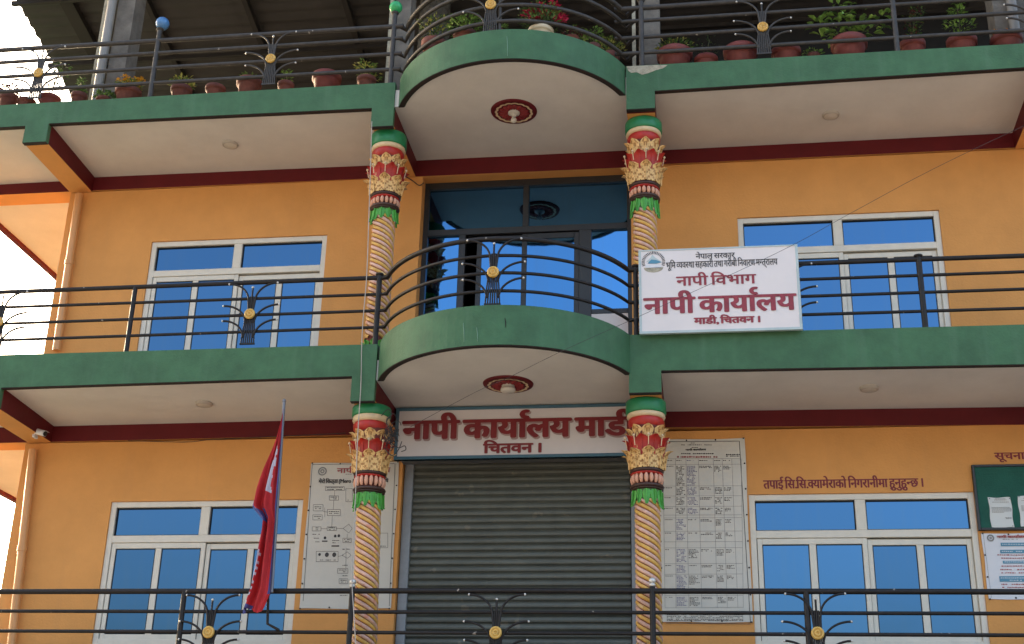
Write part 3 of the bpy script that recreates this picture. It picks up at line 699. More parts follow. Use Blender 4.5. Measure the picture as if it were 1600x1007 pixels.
# terrace (top) railings
org = (-4.5, YR, ZT)
R1 = thing('balcony_railing', org, 'grey rooftop terrace railing left of the bowed centre, with a blue ball on one post', 'railing', None)
for i, z in enumerate(Tz): rail_line(R1, [(x, YR, interp(z, x)) for x in (-7.95, -6.78, -4.5, -2.1, -1.95)], .029 if i == 0 else .023, 'railg', org)
post(R1, -4.935, YR, ZT, 4.14, 'railg', org, .03); post(R1, -2.06, YR, ZT, 4.16, 'railg', org, .03); post(R1, -7.5, YR, ZT, 4.05, 'railg', org)
MB().lathe([(.02, 4.14), (.04, 4.15), (.03, 4.16)], (-4.935, YR, 0), 12).ball((-4.915, YR, 4.23), .082, 16).obj('ball_finial', 'ball_b', R1, org)
MB().ball((-2.055, YR, 4.245), .078, 16).obj('ball_finial', 'ball_g', R1, org)
fan(R1, -6.37, YR-.022, ZT+.02, 'railg', org); fan(R1, -3.50, YR-.022, ZT+.025, 'railg', org)
org = (-.66, -1.6, ZT)
R2 = thing('balcony_railing', org, 'bowed grey railing of the rooftop terrace above the curved green edge', 'railing')
for i, z in enumerate(Tz):
    zz = interp(z, -.6); A = arc_rail(cy=-.61, R=1.375)
    rail_line(R2, [(-1.99, YR, interp(z, -2.0))]+[(x, y, interp(z, x)) for x, y in A]+[(.72, YR, interp(z, .7))], .029 if i == 0 else .023, 'railg', org)
fan(R2, -.79, -.61-1.372-.012, ZT+.03, 'railg', org)
post(R2, -.69, -.61-1.36, ZT, 4.0, 'railg', org, .02, False)
org = (3, YR, ZT)
R3 = thing('balcony_railing', org, 'grey rooftop terrace railing right of the bowed centre, in front of the big red pots', 'railing')
for i, z in enumerate(Tz): rail_line(R3, [(x, YR, interp(z, x)) for x in (.5, .62, 2.5, 5, 6.45)], .029 if i == 0 else .023, 'railg', org)
post(R3, .80, YR, ZT, 4.12, 'railg', org, .03); post(R3, 3.56, YR, ZT, 4.12, 'railg', org, .03)
fan(R3, 2.14, YR-.022, ZT+.055, 'railg', org); fan(R3, 5.03, YR-.022, ZT+.055, 'railg', org)
# middle floor railings
org = (-4.5, YR, 0)
R4 = thing('balcony_railing', org, 'black middle floor railing left of the bowed centre, in front of the upper left window', 'railing')
for i, z in enumerate(Mz): rail_line(R4, [(x, YR, interp(z, x)) for x in (-8.2, -6.2, -4, -2.1, -1.93)], .026 if i == 0 else .018, 'rail', org)
post(R4, -4.775, YR, -.01, .775, 'rail', org, cap=False); post(R4, -2.03, YR, -.01, .81, 'rail', org, .03); post(R4, -7.6, YR, -.01, .78, 'rail', org, cap=False)
fan(R4, -6.295, YR-.022, -.0, 'rail', org); fan(R4, -3.42, YR-.022, .0, 'rail', org)
org = (-.66, -1.6, 0)
R5 = thing('balcony_railing', org, 'bowed black middle floor railing in front of the glazed balcony door', 'railing')
for i, z in enumerate(Mz):
    A = arc_rail()
    rail_line(R5, [(-1.98, YR, interp(z, -2))]+[(x, y, interp(z, x)) for x, y in A]+[(.74, YR, interp(z, .7))], .026 if i == 0 else .018, 'rail', org)
fan(R5, -.655, -.666-1.394-.022, .0, 'rail', org)
org = (3, YR, 0)
R6 = thing('balcony_railing', org, 'black middle floor railing at the right, partly hidden by the white signboard', 'railing')
for i, z in enumerate(Mz): rail_line(R6, [(x, YR, interp(z, x)) for x in (.62, 2.5, 4.5, 6.45)], .026 if i == 0 else .018, 'rail', org)
post(R6, .70, YR, -.01, .80, 'rail', org); post(R6, 3.555, YR, -.01, .80, 'rail', org, .03)
fan(R6, 2.22, YR-.022, .0, 'rail', org); fan(R6, 5.1, YR-.022, .0, 'rail', org)
# lower railing
org = (-1, YR, ZG)
R7 = thing('balcony_railing', org, 'long straight black railing along the bottom of the picture, before the shutter', 'railing')
for i, z in enumerate(Gz): rail_line(R7, [(x, YR, interp(z, x)) for x in (-8.2, -5.7, -.6, 4.2, 6.45)], .027 if i == 0 else .018, 'rail', org)
for x, c in ((-2.09, 1), (.82, 1), (-3.80, 0), (2.24, 0), (-6.3, 1), (5.1, 1)): 
    o = post(R7, x, YR+.0, ZG, -2.53 if c else -2.57, 'rail', org, .028, False)
    if c: MB().lathe([(.02, -2.53), (.034, -2.515), (.02, -2.50)], (x, YR, 0), 12).ball((x, YR, -2.475), .034, 12).obj('knob', 'tip', o, (x-x+org[0], org[1], org[2]))
for x in (-3.49, -.66, 2.32): fan(R7, x, YR-.022, -3.36, 'rail', org)

# ------------------------------------------------------------------ ceiling lamps and roses
G_L = 'round ceiling lamps under the balconies'
for px, py, z, lab in ((360, 225, None, 'round flat lamp on the upper left balcony ceiling'), (1298, 179, None, 'round flat lamp on the upper right balcony ceiling'),
                       (319, 630, None, 'round flat lamp on the ceiling above the lower left window and flag'), (1358, 606, None, 'round flat lamp on the lower right balcony ceiling, below the signboard')):
    zc = 2.868 if py < 300 else -.40
    # height of that ceiling at the lamp, between its measured front and back edges
    if py < 300: zf, zk = ((tl[4][1]+tl[5][1])/2+.012, 2.87) if px < 800 else (tr[3][1]*.6+tr[2][1]*.4+.012, zat(1300, 222, 0))
    else: zf, zk = ((ml[4][1]+ml[5][1])/2+.012, zat(330, 660, 0)) if px < 800 else (mr_[3][1]*.5+mr_[2][1]*.5+.012, zat(1320, 640, 0))
    zc = (zf+zk)/2-.004; p = atz(px, py, zc)
    t_ = thing('ceiling_lamp', p, lab, 'ceiling lamp', G_L)
    MB().lathe([(.092, .03), (.096, -.006), (.09, -.026), (.078, -.032), (.074, -.028)], (0, 0, 0), 28).obj('lamp_rim', 'lamprim', t_)
    MB().lathe([(.0005, -.036), (.05, -.034), (.0765, -.027)], (0, 0, 0), 28).obj('diffuser', 'lamp', t_)
for px, py, z, lab in ((803, 174, TB, 'maroon and cream ceiling rose with a bulb, under the top bowed balcony'), (794, 600, MBt, 'maroon and cream ceiling rose with a lamp, above the entrance signboard')):
    p = atz(px, py, z); t_ = thing('ceiling_rose', p, lab, 'ceiling rose', 'ceiling roses under the bowed balconies')
    MB().lathe([(.262, .0), (.258, -.012), (.246, -.018), (.20, -.014), (.0005, -.010)], (0, 0, 0), 44).obj('rose_plate', 'maroon', t_)
    sc = MB(); n = 96
    for k in range(n):
        a0, a1 = 2*pi*k/n, 2*pi*(k+1)/n
        r0 = .192+.012*abs(sin(8*a0)); r1 = .192+.012*abs(sin(8*a1))
        sc.add([(r0*cos(a0)*.93, r0*sin(a0)*.93, -.022), (r1*cos(a1)*.93, r1*sin(a1)*.93, -.022), (r1*cos(a1)*1.06, r1*sin(a1)*1.06, -.024), (r0*cos(a0)*1.06, r0*sin(a0)*1.06, -.024)], [(0, 1, 2, 3)])
    sc.obj('scalloped_ring', 'c_cream', t_)
    f0 = None
    for k in range(16):
        a = 2*pi*(k+.5)/16; L_ = .175 if k % 2 else .165
        if f0 is None:
            q = MB(); q.add([(.05, 0, -.016), (.10, .026, -.024), (.15, .034, -.026), (.178, .0, -.024), (.15, -.034, -.026), (.10, -.026, -.024), (.11, 0, -.044), (.155, 0, -.040)],
                            [(0, 1, 6), (1, 2, 7, 6), (2, 3, 7), (3, 4, 7), (4, 5, 6, 7), (5, 0, 6)][::1]); f0 = q.obj('petal', 'rosered', t_); f0.rotation_euler = (0, 0, a)
        else: inst(f0, t_, (0, 0, 0), (0, 0, a))
    MB().lathe([(.068, -.012), (.066, -.034), (.05, -.044), (.036, -.040), (.030, -.06), (.0005, -.062)], (0, 0, 0), 24).obj('rose_boss', 'lamp', t_)
    if py < 300:
        MB().lathe([(.02, -.06), (.02, -.09)], (0, 0, 0), 14).ball((0, 0, -.118), .034, 14).obj('bulb', 'lamp', t_)
    else:
        MB().lathe([(.05, -.045), (.075, -.05), (.08, -.075), (.06, -.095), (.0005, -.10)], (0, 0, 0), 20).obj('lamp_bowl', 'lamp', t_)

# ------------------------------------------------------------------ white signboard on the railing
ysg = -1.345
a = at(997, 392, ysg); c = at(1253, 514, ysg); sx0_, sx1_ = at(999, 456, ysg).x, at(1249.5, 449, ysg).x; sz1_, sz0_ = .921, -.004
org = ((sx0_+sx1_)/2, ysg, sz0_)
SG = thing('signboard', org, 'white painted survey office signboard with red lettering and a round emblem, on the railing', 'signboard')
MB().bbox(sx0_, sx1_, ysg, ysg+.03, sz0_, sz1_, .002).obj('board', 'white', SG, org)
b = MB(); e = .022; y_ = ysg-.005
b.box(sx0_-.004, sx0_+e, y_, ysg+.034, sz0_-.004, sz1_+.004); b.box(sx1_-e, sx1_+.004, y_, ysg+.034, sz0_-.004, sz1_+.004)
b.box(sx0_+e, sx1_-e, y_, ysg+.034, sz1_-e*.5, sz1_+.004); b.box(sx0_+e, sx1_-e, y_, ysg+.034, sz0_-.004, sz0_+e)
b.obj('board_frame', 'signblue', SG, org)
def sgt(tok, x0, x1, y0, y1, m, bold, nb, slant=0., yref=None):
    # slanted rows: x from the middle of the row
    p, q = at(x0, (y0+y1)/2, ysg), at(x1, (y0+y1)/2, ysg)
    xm = (x0+x1)/2; zb, zt_ = at(xm, y1, ysg).z, at(xm, y0, ysg).z
    lettering(tok, p.x, q.x, zb, zt_, ysg, 'lettering', m, SG, org, bold, nb, slant)
sgt(['नेपाल', ' ', 'सरकार'], 1087, 1148, 393, 404, 'ink', (.0022, .0012), 4)
sgt(['भूिम', ' ', '/.68व', 'यव', '/.72स', 'था', ' ', 'सहकारी', ' ', 'तथा', ' ', 'गरीबी', ' ', 'िनवारण', ' ', 'म', '/.66न', 'त्रालय'], 1041, 1215, 403.5, 421, 'ink', (.0018, .001), 4)
sgt(['नापी', ' ', 'िवभाग'], 1057, 1181, 425, 445, 'redfade', (.005, .003), 8)
sgt(['नापी', ' ', 'काया', '^', 'लय'], 1007, 1243, 451, 488, 'redfade', (.013, .006), 10)
sgt(['माडी', ',', ' ', 'िचतवन', ' ', '।'], 1085, 1187, 492, 507, 'redfade', (.007, .004), 8)
# emblem
ec = at(1021, 410, ysg); er = .112
b = MB()
for k in range(26):
    a = radians(-20+220*k/25); r0, r1 = er*.80, er*1.08
    w_ = .05
    b.add([(ec.x+r0*cos(a-w_), ysg-.002, ec.z+r0*sin(a-w_)), (ec.x+r0*cos(a+w_*.6), ysg-.002, ec.z+r0*sin(a+w_*.6)), (ec.x+r1*cos(a+w_*.6), ysg-.002, ec.z+r1*sin(a+w_*.6)), (ec.x+r1*cos(a-w_), ysg-.002, ec.z+r1*sin(a-w_))], [(0, 3, 2, 1)], 0)
b.prism([(ec.x-.075, ec.z+.005), (ec.x-.03, ec.z+.05), (ec.x-.01, ec.z+.085), (ec.x+.02, ec.z+.05), (ec.x+.08, ec.z+.005)], ysg-.002, ysg-.0005, 1)
b.prism([(ec.x-.05, ec.z+.0), (ec.x-.02, ec.z+.03), (ec.x+.03, ec.z+.022), (ec.x+.085, ec.z-.005), (ec.x+.03, ec.z-.02), (ec.x-.06, ec.z-.015)], ysg-.0035, ysg-.002, 2)
b.prism([(ec.x-.085, ec.z-.02), (ec.x+.085, ec.z-.028), (ec.x+.07, ec.z-.07), (ec.x-.08, ec.z-.06)], ysg-.002, ysg-.0005, 3)
b.prism([(ec.x+.1*cos(radians(d)), ec.z-.062+.055*sin(radians(d))) for d in range(180, 361, 15)], ysg-.002, ysg-.0005, 4)
b.obj('emblem', ['ink', 'signblue', 'cyan', 'poster', 'plaster'], SG, org)

# ------------------------------------------------------------------ entrance signboard
ye = -.36
ex0, ex1 = -1.965, .612; ez1, ez0 = at(800, 634.5, ye).z, at(800, 716, ye).z
org = (-.66, ye, ez0)
ES = thing('entrance_signboard', org, 'white board in a blue frame with large red lettering above the shutter', 'signboard')
MB().box(ex0, ex1, ye, ye+.05, ez0, ez1).obj('board', 'white2', ES, org)
b = MB(); e = .035
b.bbox(ex0, ex0+e, ye-.012, ye+.055, ez0, ez1, .004); b.bbox(ex1-e, ex1, ye-.012, ye+.055, ez0, ez1, .004)
b.bbox(ex0+e, ex1-e, ye-.012, ye+.055, ez1-e, ez1, .004); b.bbox(ex0+e, ex1-e, ye-.012, ye+.055, ez0, ez0+e, .004)
b.obj('board_frame', 'frameblue', ES, org)
def est(tok, x0, x1, y0, y1, m, bold, nb, dx=0, dz=0, lay=0., zr=0.):
    ym = (y0+y1)/2; p, q = at(x0, ym, ye), at(x1, ym, ye); xm = (x0+x1)/2
    lettering(tok, p.x, q.x, at(xm, y1, ye).z, at(xm, y0, ye).z, ye-lay, 'lettering', m, ES, org, bold, nb, 0, dx=dx, dz=dz, zr=zr)
row = ['नापी', ' ', 'काया', '^', 'लय', ' ', 'माडी']
est(row, 631, 992, 642, 684, 'pinkgrey', (.022, .012), 10, dx=.012, dz=-.016)
est(row, 631, 992, 642, 684, 'red', (.018, .009), 10, lay=.008)
est(['िचतवन', ' ', '।'], 756, 845, 688, 708, 'pinkgrey', (.011, .008), 8)
est(['िचतवन', ' ', '।'], 756, 845, 688, 708, 'red', (.008, .004), 8, lay=.006)
b = MB()
for x in (-1.5, -.66, .2): b.box(x-.015, x+.015, ye+.052, ye+.07, ez0+.05, -.40)
b.box(ex0+.03, ex1-.03, ye+.05, -.0, ez0+.05, ez0+.07)
b.obj('bracket', 'steel', ES, org)

# ------------------------------------------------------------------ lettering painted on the wall
yt = 0.
def wtext(tok, x0, x1, y0, y1, lab):
    ym = (y0+y1)/2; p, q = at(x0, ym, yt), at(x1, ym, yt); xm = (x0+x1)/2
    o = lettering(tok, p.x, q.x, at(xm, y1, yt).z, at(xm, y0, yt).z, yt, 'painted_lettering', 'red', B, BO, (.0045, .002), 6, 0); o['label'] = lab
wtext(['तपाई', ' ', 'िस', '.', 'िस', '.', '/.70क', 'यामेराको', ' ', 'िनगरानीमा', ' ', 'हुनुहु', '/.66न', 'छ', ' ', '।'], 1193, 1442, 744, 768, 'dark red camera warning painted on the wall')
wtext(['सूचना', ' ', 'पाटी'], 1554, 1640, 703, 722, 'dark red notice board heading painted on the wall')

# ------------------------------------------------------------------ printed banners, board, papers
def on(par, org, yy, m, name='print'):
    class Q: pass
    q = Q(); q.b = MB(); q.y = yy
    def line(x0, y0, x1, y1, w_=.004):
        p, r = at(x0, y0, yy), at(x1, y1, yy); d = (r-p); d.y = 0
        if d.length < 1e-6: return
        n_ = V3(-d.z, 0, d.x).normalized()*w_/2
        q.b.add([p-n_, r-n_, r+n_, p+n_], [(0, 1, 2, 3)])
    def rect(x0, y0, x1, y1):
        A_, C_ = at((x0), (y0), yy), at(x1, y1, yy)
        q.b.add([(A_.x, yy, C_.z), (C_.x, yy, C_.z), (C_.x, yy, A_.z), (A_.x, yy, A_.z)], [(0, 1, 2, 3)])
    def dashes(x0, x1, y, h=1.6, dens=.75):
        x = x0
        while x < x1:
            l = random.uniform(1.2, 3.6)
            if random.random() < dens: rect(x, y-h/2*random.uniform(.6, 1), min(x+l, x1), y+h/2*random.uniform(.6, 1))
            x += l+random.uniform(.5, .9)
    q.line, q.rect, q.dashes = line, rect, dashes
    q.done = lambda: q.b.obj(name, m, par, org)
    return q
def box4(q, x0, y0, x1, y1, w_=.004):
    q.line(x0, y0, x1, y0, w_); q.line(x1, y0, x1, y1, w_); q.line(x1, y1, x0, y1, w_); q.line(x0, y1, x0, y0, w_)
def sheet(x0, x1, z0, z1, y, par, org, m, wav=.004, nm='sheet', th=.003):
    b = MB(); nx, nz = 14, 20; ph = random.random()*9
    V = []
    for j in range(nz+1):
        for i in range(nx+1):
            u, t = i/nx, j/nz
            e_ = min(u, 1-u, t, 1-t)
            edge = .004*sin(9*t+ph)*(1 if u in (0, 1) else 0)
            V.append((x0+(x1-x0)*u+edge, y-wav*(.5+.5*sin(5*u+3*t+ph)*sin(4*t-2*u+ph))*min(1, e_*8), z0+(z1-z0)*t+.004*sin(7*u+ph)*(1 if t in (0, 1) else 0)))
    N = len(V); V += [(x, yy+th, z) for x, yy, z in V]
    f = [(j*(nx+1)+i, j*(nx+1)+i+1, (j+1)*(nx+1)+i+1, (j+1)*(nx+1)+i) for j in range(nz) for i in range(nx)]
    f += [tuple(N+k for k in q[::-1]) for q in f]
    b.add(V, f, 0, True)
    return b.obj(nm, m, par, org)
def nails(par, org, x0, x1, z0, z1, y, n=6):
    b = MB()
    for i in range(n+1):
        for x in (x0+.012, x1-.012): b.ball((x, y-.006, z0+(z1-z0)*i/n), .009, 6)
    for i in range(1, 3):
        for z in (z0+.012, z1-.012): b.ball((x0+(x1-x0)*i/3, y-.006, z), .009, 6)
    b.obj('nail', 'wire', par, org)['kind'] = 'stuff'
# left banner: a flow chart
bx0, bx1, bz1, bz0 = -2.985, -1.985, -.912, -2.52
yb = -.012; org = (-2.5, yb, bz0)
LB = thing('banner', org, 'pale printed flow chart banner on the wall behind the left lower column', 'banner')
sheet(bx0, bx1, bz0, bz1, yb, LB, org, 'vinyl', .002); nails(LB, org, bx0, bx1, bz0, bz1, yb)
yp = yb-.0045
def zx(x, y): return 470+x/4.378, 710+y/4.378
q = on(LB, org, yp, 'ink')
for (x0, y0, x1, y1) in ((168, 222, 298, 248), (195, 285, 258, 315), (182, 378, 270, 420), (180, 497, 243, 522), (85, 345, 152, 388), (82, 415, 146, 450), (78, 497, 138, 525), (105, 665, 255, 735), (510, 540, 595, 640), (308, 235, 352, 325), (252, 782, 322, 815), (262, 852, 322, 885), (288, 575, 345, 605)):
    a_ = zx(x0, y0); c_ = zx(x1, y1); box4(q, *a_, *c_, .0035)
    if y1-y0 < 60: q.dashes(a_[0]+2, c_[0]-2, (a_[1]+c_[1])/2-1.4, 1.2); q.dashes(a_[0]+3, c_[0]-3, (a_[1]+c_[1])/2+1.4, 1.2)
    else: q.dashes(a_[0]+3, c_[0]-3, c_[1]-2.5, 1.2)
for (x0, y0, x1, y1) in ((232, 248, 230, 285), (225, 315, 222, 378), (215, 420, 212, 497), (152, 392, 182, 396), (138, 510, 180, 510), (243, 508, 290, 508), (255, 700, 290, 690), (318, 545, 316, 575), (310, 640, 308, 782), (164, 365, 164, 430)):
    q.line(*zx(x0, y0), *zx(x1, y1), .003)
for (x0, x1, y) in ((210, 262, 628), (145, 182, 595)):
    a_, c_ = zx(x0, y-4), zx(x1, y+4); q.rect(*a_, *c_)
for (x, y, r_) in ((178, 688, 14), (228, 688, 14), (235, 560, 9), (260, 558, 9), (165, 572, 9), (128, 686, 9)):
    c_ = at(*zx(x, y), yp); rr = r_/4.378/143
    q.b.prism([(c_.x+rr*cos(2*pi*k/10), c_.z+rr*sin(2*pi*k/10)*1.15) for k in range(10)], yp, yp+.002)
d0 = [zx(290, 508), zx(328, 478), zx(352, 508), zx(328, 540), zx(290, 508)]
for a_, c_ in zip(d0, d0[1:]): q.line(*a_, *c_, .003)
d0 = [zx(282, 692), zx(318, 668), zx(345, 692), zx(318, 712), zx(282, 692)]
for a_, c_ in zip(d0, d0[1:]): q.line(*a_, *c_, .003)
for x, y0, y1 in ((80, 72, 1005),): q.line(*zx(78, 72), *zx(16, 1005), .005)
q.line(*zx(78, 70), *zx(640, 64), .005); q.line(*zx(645, 64), *zx(605, 1040), .005)
for (x0, x1, y) in ((80, 130, 548), (80, 125, 575), (100, 130, 600), (215, 262, 590), (216, 258, 606), (285, 335, 650), (285, 320, 760), (285, 322, 832), (268, 318, 965), (395, 440, 560)): q.dashes(*[zx(x0, y)[0], zx(x1, y)[0], zx(x0, y)[1]], 1.1)
q.done()
q = on(LB, org, yp-.001, 'inkgrey', 'emblem')
c_ = at(*zx(148, 117), yp); 
for k in range(20):
    a = 2*pi*k/20; a2 = 2*pi*(k+1)/20
    for r0, r1 in ((.036, .050), (.012, .024)):
        q.b.add([(c_.x+r0*cos(a), yp-.001, c_.z+r0*sin(a)), (c_.x+r0*cos(a2), yp-.001, c_.z+r0*sin(a2)), (c_.x+r1*cos(a2), yp-.001, c_.z+r1*sin(a2)), (c_.x+r1*cos(a), yp-.001, c_.z+r1*sin(a))], [(0, 3, 2, 1)])
q.done()
def btext(par, org, tok, x0, x1, y0, y1, yy, m, bold=(.0015, .001), nb=4):
    ym = (y0+y1)/2; p, r = at(x0, ym, yy), at(x1, ym, yy); xm = (x0+x1)/2
    lettering(tok, p.x, r.x, at(xm, y1, yy).z, at(xm, y0, yy).z, yy, 'lettering', m, par, org, bold, nb)
btext(LB, org, ['नापी', ' ', 'काया', '^', 'लय'], 527, 610, 728, 739, yp, 'inkred', (.003, .002), 6)
btext(LB, org, ['मेरो', ' ', 'िकत्ता', ' ', '(Mero Kitta)', ' ', 'प्रणाली', ' ', 'िविध'], 498, 607, 747, 757, yp, 'ink', (.0028, .0016), 6)
q = on(LB, org, yp, 'inkgrey'); q.dashes(540, 590, 741.5, 1.1); q.done()
# right banner: a table
rx0, rx1, rz1, rz0 = .86, 1.785, -.712, -2.66
org = (1.3, yb, rz0)
RB = thing('banner', org, 'tall pale banner printed with a ruled table, right of the lower right column', 'banner')
sheet(rx0, rx1, rz0, rz1, yb, RB, org, 'vinyl', .002); nails(RB, org, rx0, rx1, rz0, rz1, yb, 7)
def z8(x, y): return 1030+x/3.353, 680+y/3.353
q = on(RB, org, yp, 'ink'); gq = on(RB, org, yp-.0005, 'inkgrey'); bq = on(RB, org, yp, 'inkblue')
cols = [20, 85, 140, 205, 283, 330, 380, 430]; ncol = [30, 88, 155, 222, 303, 355, 410, 440]
def colx(c, y): return cols[c]+(ncol[c]-cols[c])*(y-125)/(845-125)
rows = [125, 155, 268, 320, 375, 420, 435, 505, 560, 592, 675, 730, 842, 905]
for c in range(8):
    gq.line(*z8(colx(c, 125), 125), *z8(colx(c, 905), 905), .003)
for r_ in rows: gq.line(*z8(colx(0, r_), r_), *z8(colx(7, r_), r_-2), .0028)
for y, x0, x1, h in ((42, 165, 190, 1.2), (52, 115, 275, 1.2), (66, 170, 205, 1.1), (98, 115, 285, 1.6), (103, 340, 422, 2), (111, 350, 420, 1.3)): q.dashes(z8(x0, y)[0], z8(x1, y)[0], z8(0, y)[1], h, .9)
btext(RB, org, ['नापी', ' ', 'काया', '^', 'लय'], z8(138, 0)[0], z8(245, 0)[0], z8(0, 70)[1], z8(0, 82)[1], yp, 'ink', (.0022, .0015), 5)
q3 = on(RB, org, yp, 'inkred'); q3.dashes(z8(93, 0)[0], z8(305, 0)[0], z8(0, 115)[1], 2.6, .95); q3.done()
for ri in range(len(rows)-1):
    y0, y1 = rows[ri], rows[ri+1]
    if y1-y0 < 20 or y0 == 560: continue
    for c in range(7):
        if c in (5,) and random.random() < .1: continue
        if c == 6: continue
        nl = {0: 1, 1: 99, 2: 99, 3: 2, 4: 5, 5: 3}[c]
        if c == 2 and y0 > 430: nl = 1 if random.random() < .5 else 7
        if y0 == 125: nl = 1
        y = y0+9; k = 0
        while y < y1-5 and k < nl:
            xa, xb = colx(c, y)+4, colx(c+1, y)-4
            (bq if (c == 1 and y0 > 430) or (c == 2 and y0 < 430) else q).dashes(z8(xa, 0)[0], z8(xa+(xb-xa)*random.uniform(.6, .95), 0)[0], z8(0, y)[1], 1.1, .85)
            y += 7; k += 1
for y in (942, 950, 958, 966, 972): q.dashes(z8(40, 0)[0], z8(440, 0)[0], z8(0, y)[1], 1.2, .85)
q.line(*z8(45, 35), *z8(420, 32), .006); q.line(*z8(420, 32), *z8(478, 985), .006); q.line(*z8(35, 985), *z8(478, 990), .006)
q.done(); gq.done(); bq.done()
# notice board
nx0, nx1, nz1, nz0 = 4.09, 4.90, -1.055, -1.735; yn = -.035; org = (4.5, yn, nz0)
NB = thing('notice_board', org, 'dark green felt notice board with a black frame at the right edge', 'notice board')
MB().box(nx0, nx1, yn, -.002, nz0, nz1).obj('felt_panel', 'felt', NB, org)
b = MB(); e = .022
b.bbox(nx0-.004, nx0+e, yn-.012, -.001, nz0-.004, nz1+.004); b.bbox(nx1-e, nx1+.004, yn-.012, -.001, nz0-.004, nz1+.004); b.bbox(nx0+e, nx1-e, yn-.012, -.001, nz1-e, nz1+.004); b.bbox(nx0+e, nx1-e, yn-.012, -.001, nz0-.004, nz0+e)
b.obj('board_frame', 'alu', NB, org)
for (x0, x1, z0, z1, lab) in ((4.215, 4.435, -1.712, -1.40, 'white notice sheet pinned at the left of the green board'), (4.505, 4.72, -1.70, -1.385, 'white notice sheet pinned at the right of the green board, cut by the picture edge')):
    org = ((x0+x1)/2, yn, z0); t_ = thing('notice_paper', org, lab, 'notice', 'papers pinned to the green notice board')
    sheet(x0, x1, z0, z1, yn-.003, t_, org, 'paper', .004)
    b = MB(); yy = yn-.009
    for k, (u0, u1, zz_) in enumerate(((.3, .75, .95), (.25, .8, .91), (.15, .9, .84), (.1, .9, .66), (.1, .9, .62), (.1, .9, .58), (.1, .9, .54), (.1, .6, .50), (.65, .9, .32), (.68, .88, .29))):
        x = x0+(x1-x0)*u0
        while x < x0+(x1-x0)*u1:
            l = random.uniform(.008, .02); zc = z0+(z1-z0)*zz_; b.add([(x, yy, zc-.0025), (x+l, yy, zc-.0025), (x+l, yy, zc+.0025), (x, yy, zc+.0025)], [(0, 1, 2, 3)]); x += l+.004
    b.obj('print', 'inkgrey', t_, org)
    b = MB()
    for x, z in ((x0+.012, z1-.012), (x1-.012, z1-.012), (x1-.012, z0+.012)): b.ball((x, yn-.01, z), .005, 6)
    b.obj('pin', 'wire', t_, org)
px0, px1, pz1, pz0 = 4.115, 4.90, -1.765, -2.43; org = (4.5, -.006, pz0)
PO = thing('poster', org, 'white printed poster with blue headings and red lines, below the green board', 'poster')
sheet(px0, px1, pz0, pz1, -.008, PO, org, 'poster', .004); nails(PO, org, px0, px1, pz0, pz1, -.008, 3)
yy = -.0145
def z6(x, y): return 1500+x/3.87, 690+y/3.87
q = on(PO, org, yy, 'cyan')
for x0, y0, x1, y1 in ((245, 613, 470, 632), (242, 656, 470, 675), (258, 722, 470, 738), (237, 815, 500, 848)): q.rect(*z6(x0, y0), *z6(x1, y1))
q.done()
q = on(PO, org, yy, 'inkred')
for x0, y in ((225, 687), (235, 706), (250, 754), (243, 775), (235, 795), (250, 864), (255, 883)): q.dashes(z6(x0, y)[0], z6(470, y)[0], z6(x0, y)[1], 2, .9)
q.done()
q = on(PO, org, yy-.001, 'poster')
for y, x0 in ((622, 255), (665, 252), (729, 268), (826, 245), (840, 300)): q.dashes(z6(x0, y)[0], z6(455, y)[0], z6(x0, y)[1], 1.3, .9)
q.done()
btext(PO, org, ['नापी', ' ', 'काया', '^', 'लय'], z6(222, 0)[0], z6(400, 0)[0], z6(0, 565)[1], z6(0, 583)[1], yy, 'inkred', (.003, .002), 6)
q = on(PO, org, yy, 'inkgrey', 'emblem'); c_ = at(*z6(185, 584), yy)
for k in range(16):
    a = 2*pi*k/16; a2 = 2*pi*(k+1)/16
    for r0, r1 in ((.022, .036), (.004, .012)): q.b.add([(c_.x+r0*cos(a), yy, c_.z+r0*sin(a)), (c_.x+r0*cos(a2), yy, c_.z+r0*sin(a2)), (c_.x+r1*cos(a2), yy, c_.z+r1*sin(a2)), (c_.x+r1*cos(a), yy, c_.z+r1*sin(a))], [(0, 3, 2, 1)])
q.dashes(z6(258, 0)[0], z6(360, 0)[0], z6(0, 592)[1], 1.1); q.line(*z6(140, 556), *z6(190, 945), .003); q.done()

# ------------------------------------------------------------------ flag on the lower railing
yfl = -1.33
ptop, pbot = at(444, 627, yfl), at(424.5, 926, yfl)
FL = thing('flag', pbot, 'crimson flag with blue border hanging limp from a grey pole on the lower railing', 'flag')
b = MB().tube([pbot, ptop], .016, 10).ball(ptop, .022, 10); b.obj('flag_pole', 'pole', FL, pbot)
b = MB().tube([at(425, 915, yfl+.02), at(419, 932, YR-.05), at(418, 975, YR-.03), at(436, 985, YR-.02)], .014, 8); b.obj('pole_bracket', 'rail', FL, pbot)
Lp = [(640, 443), (660, 438), (685, 431), (710, 422), (735, 411), (765, 400), (792, 393), (800, 400), (812, 410), (830, 408), (860, 401), (890, 395), (920, 387), (940, 380), (955, 376)]
Rp = [(640, 442.5), (925, 423), (955, 411)]
rows_ = 70; nu = 30
V, ff, mm_ = [], [], []
for j in range(rows_+1):
    py = 640+(955-640)*j/rows_
    lx = interp([(a_, c_) for a_, c_ in Lp], py); rx = interp(Rp, py)
    if py > 925: rx = 423-(py-925)*.45
    for i in range(nu+1):
        u = i/nu; t_ = j/rows_
        fold = (.065*sin(2*pi*(2.3*u+.35*sin(3*t_)))+.034*sin(2*pi*(5.1*u-.9*t_)+1.))*min(1, (1-u)*3+.15)*min(1, t_*4+.05)*(.35+.65*min(1, (rx-lx)/35))
        p = at(lx+(rx-lx)*u, py+(3.5*sin(9*u+1)*(1 if j == rows_ else 0)), yfl-.03)
        V.append((p.x, p.y+fold, p.z))
N = len(V); 
b = MB()
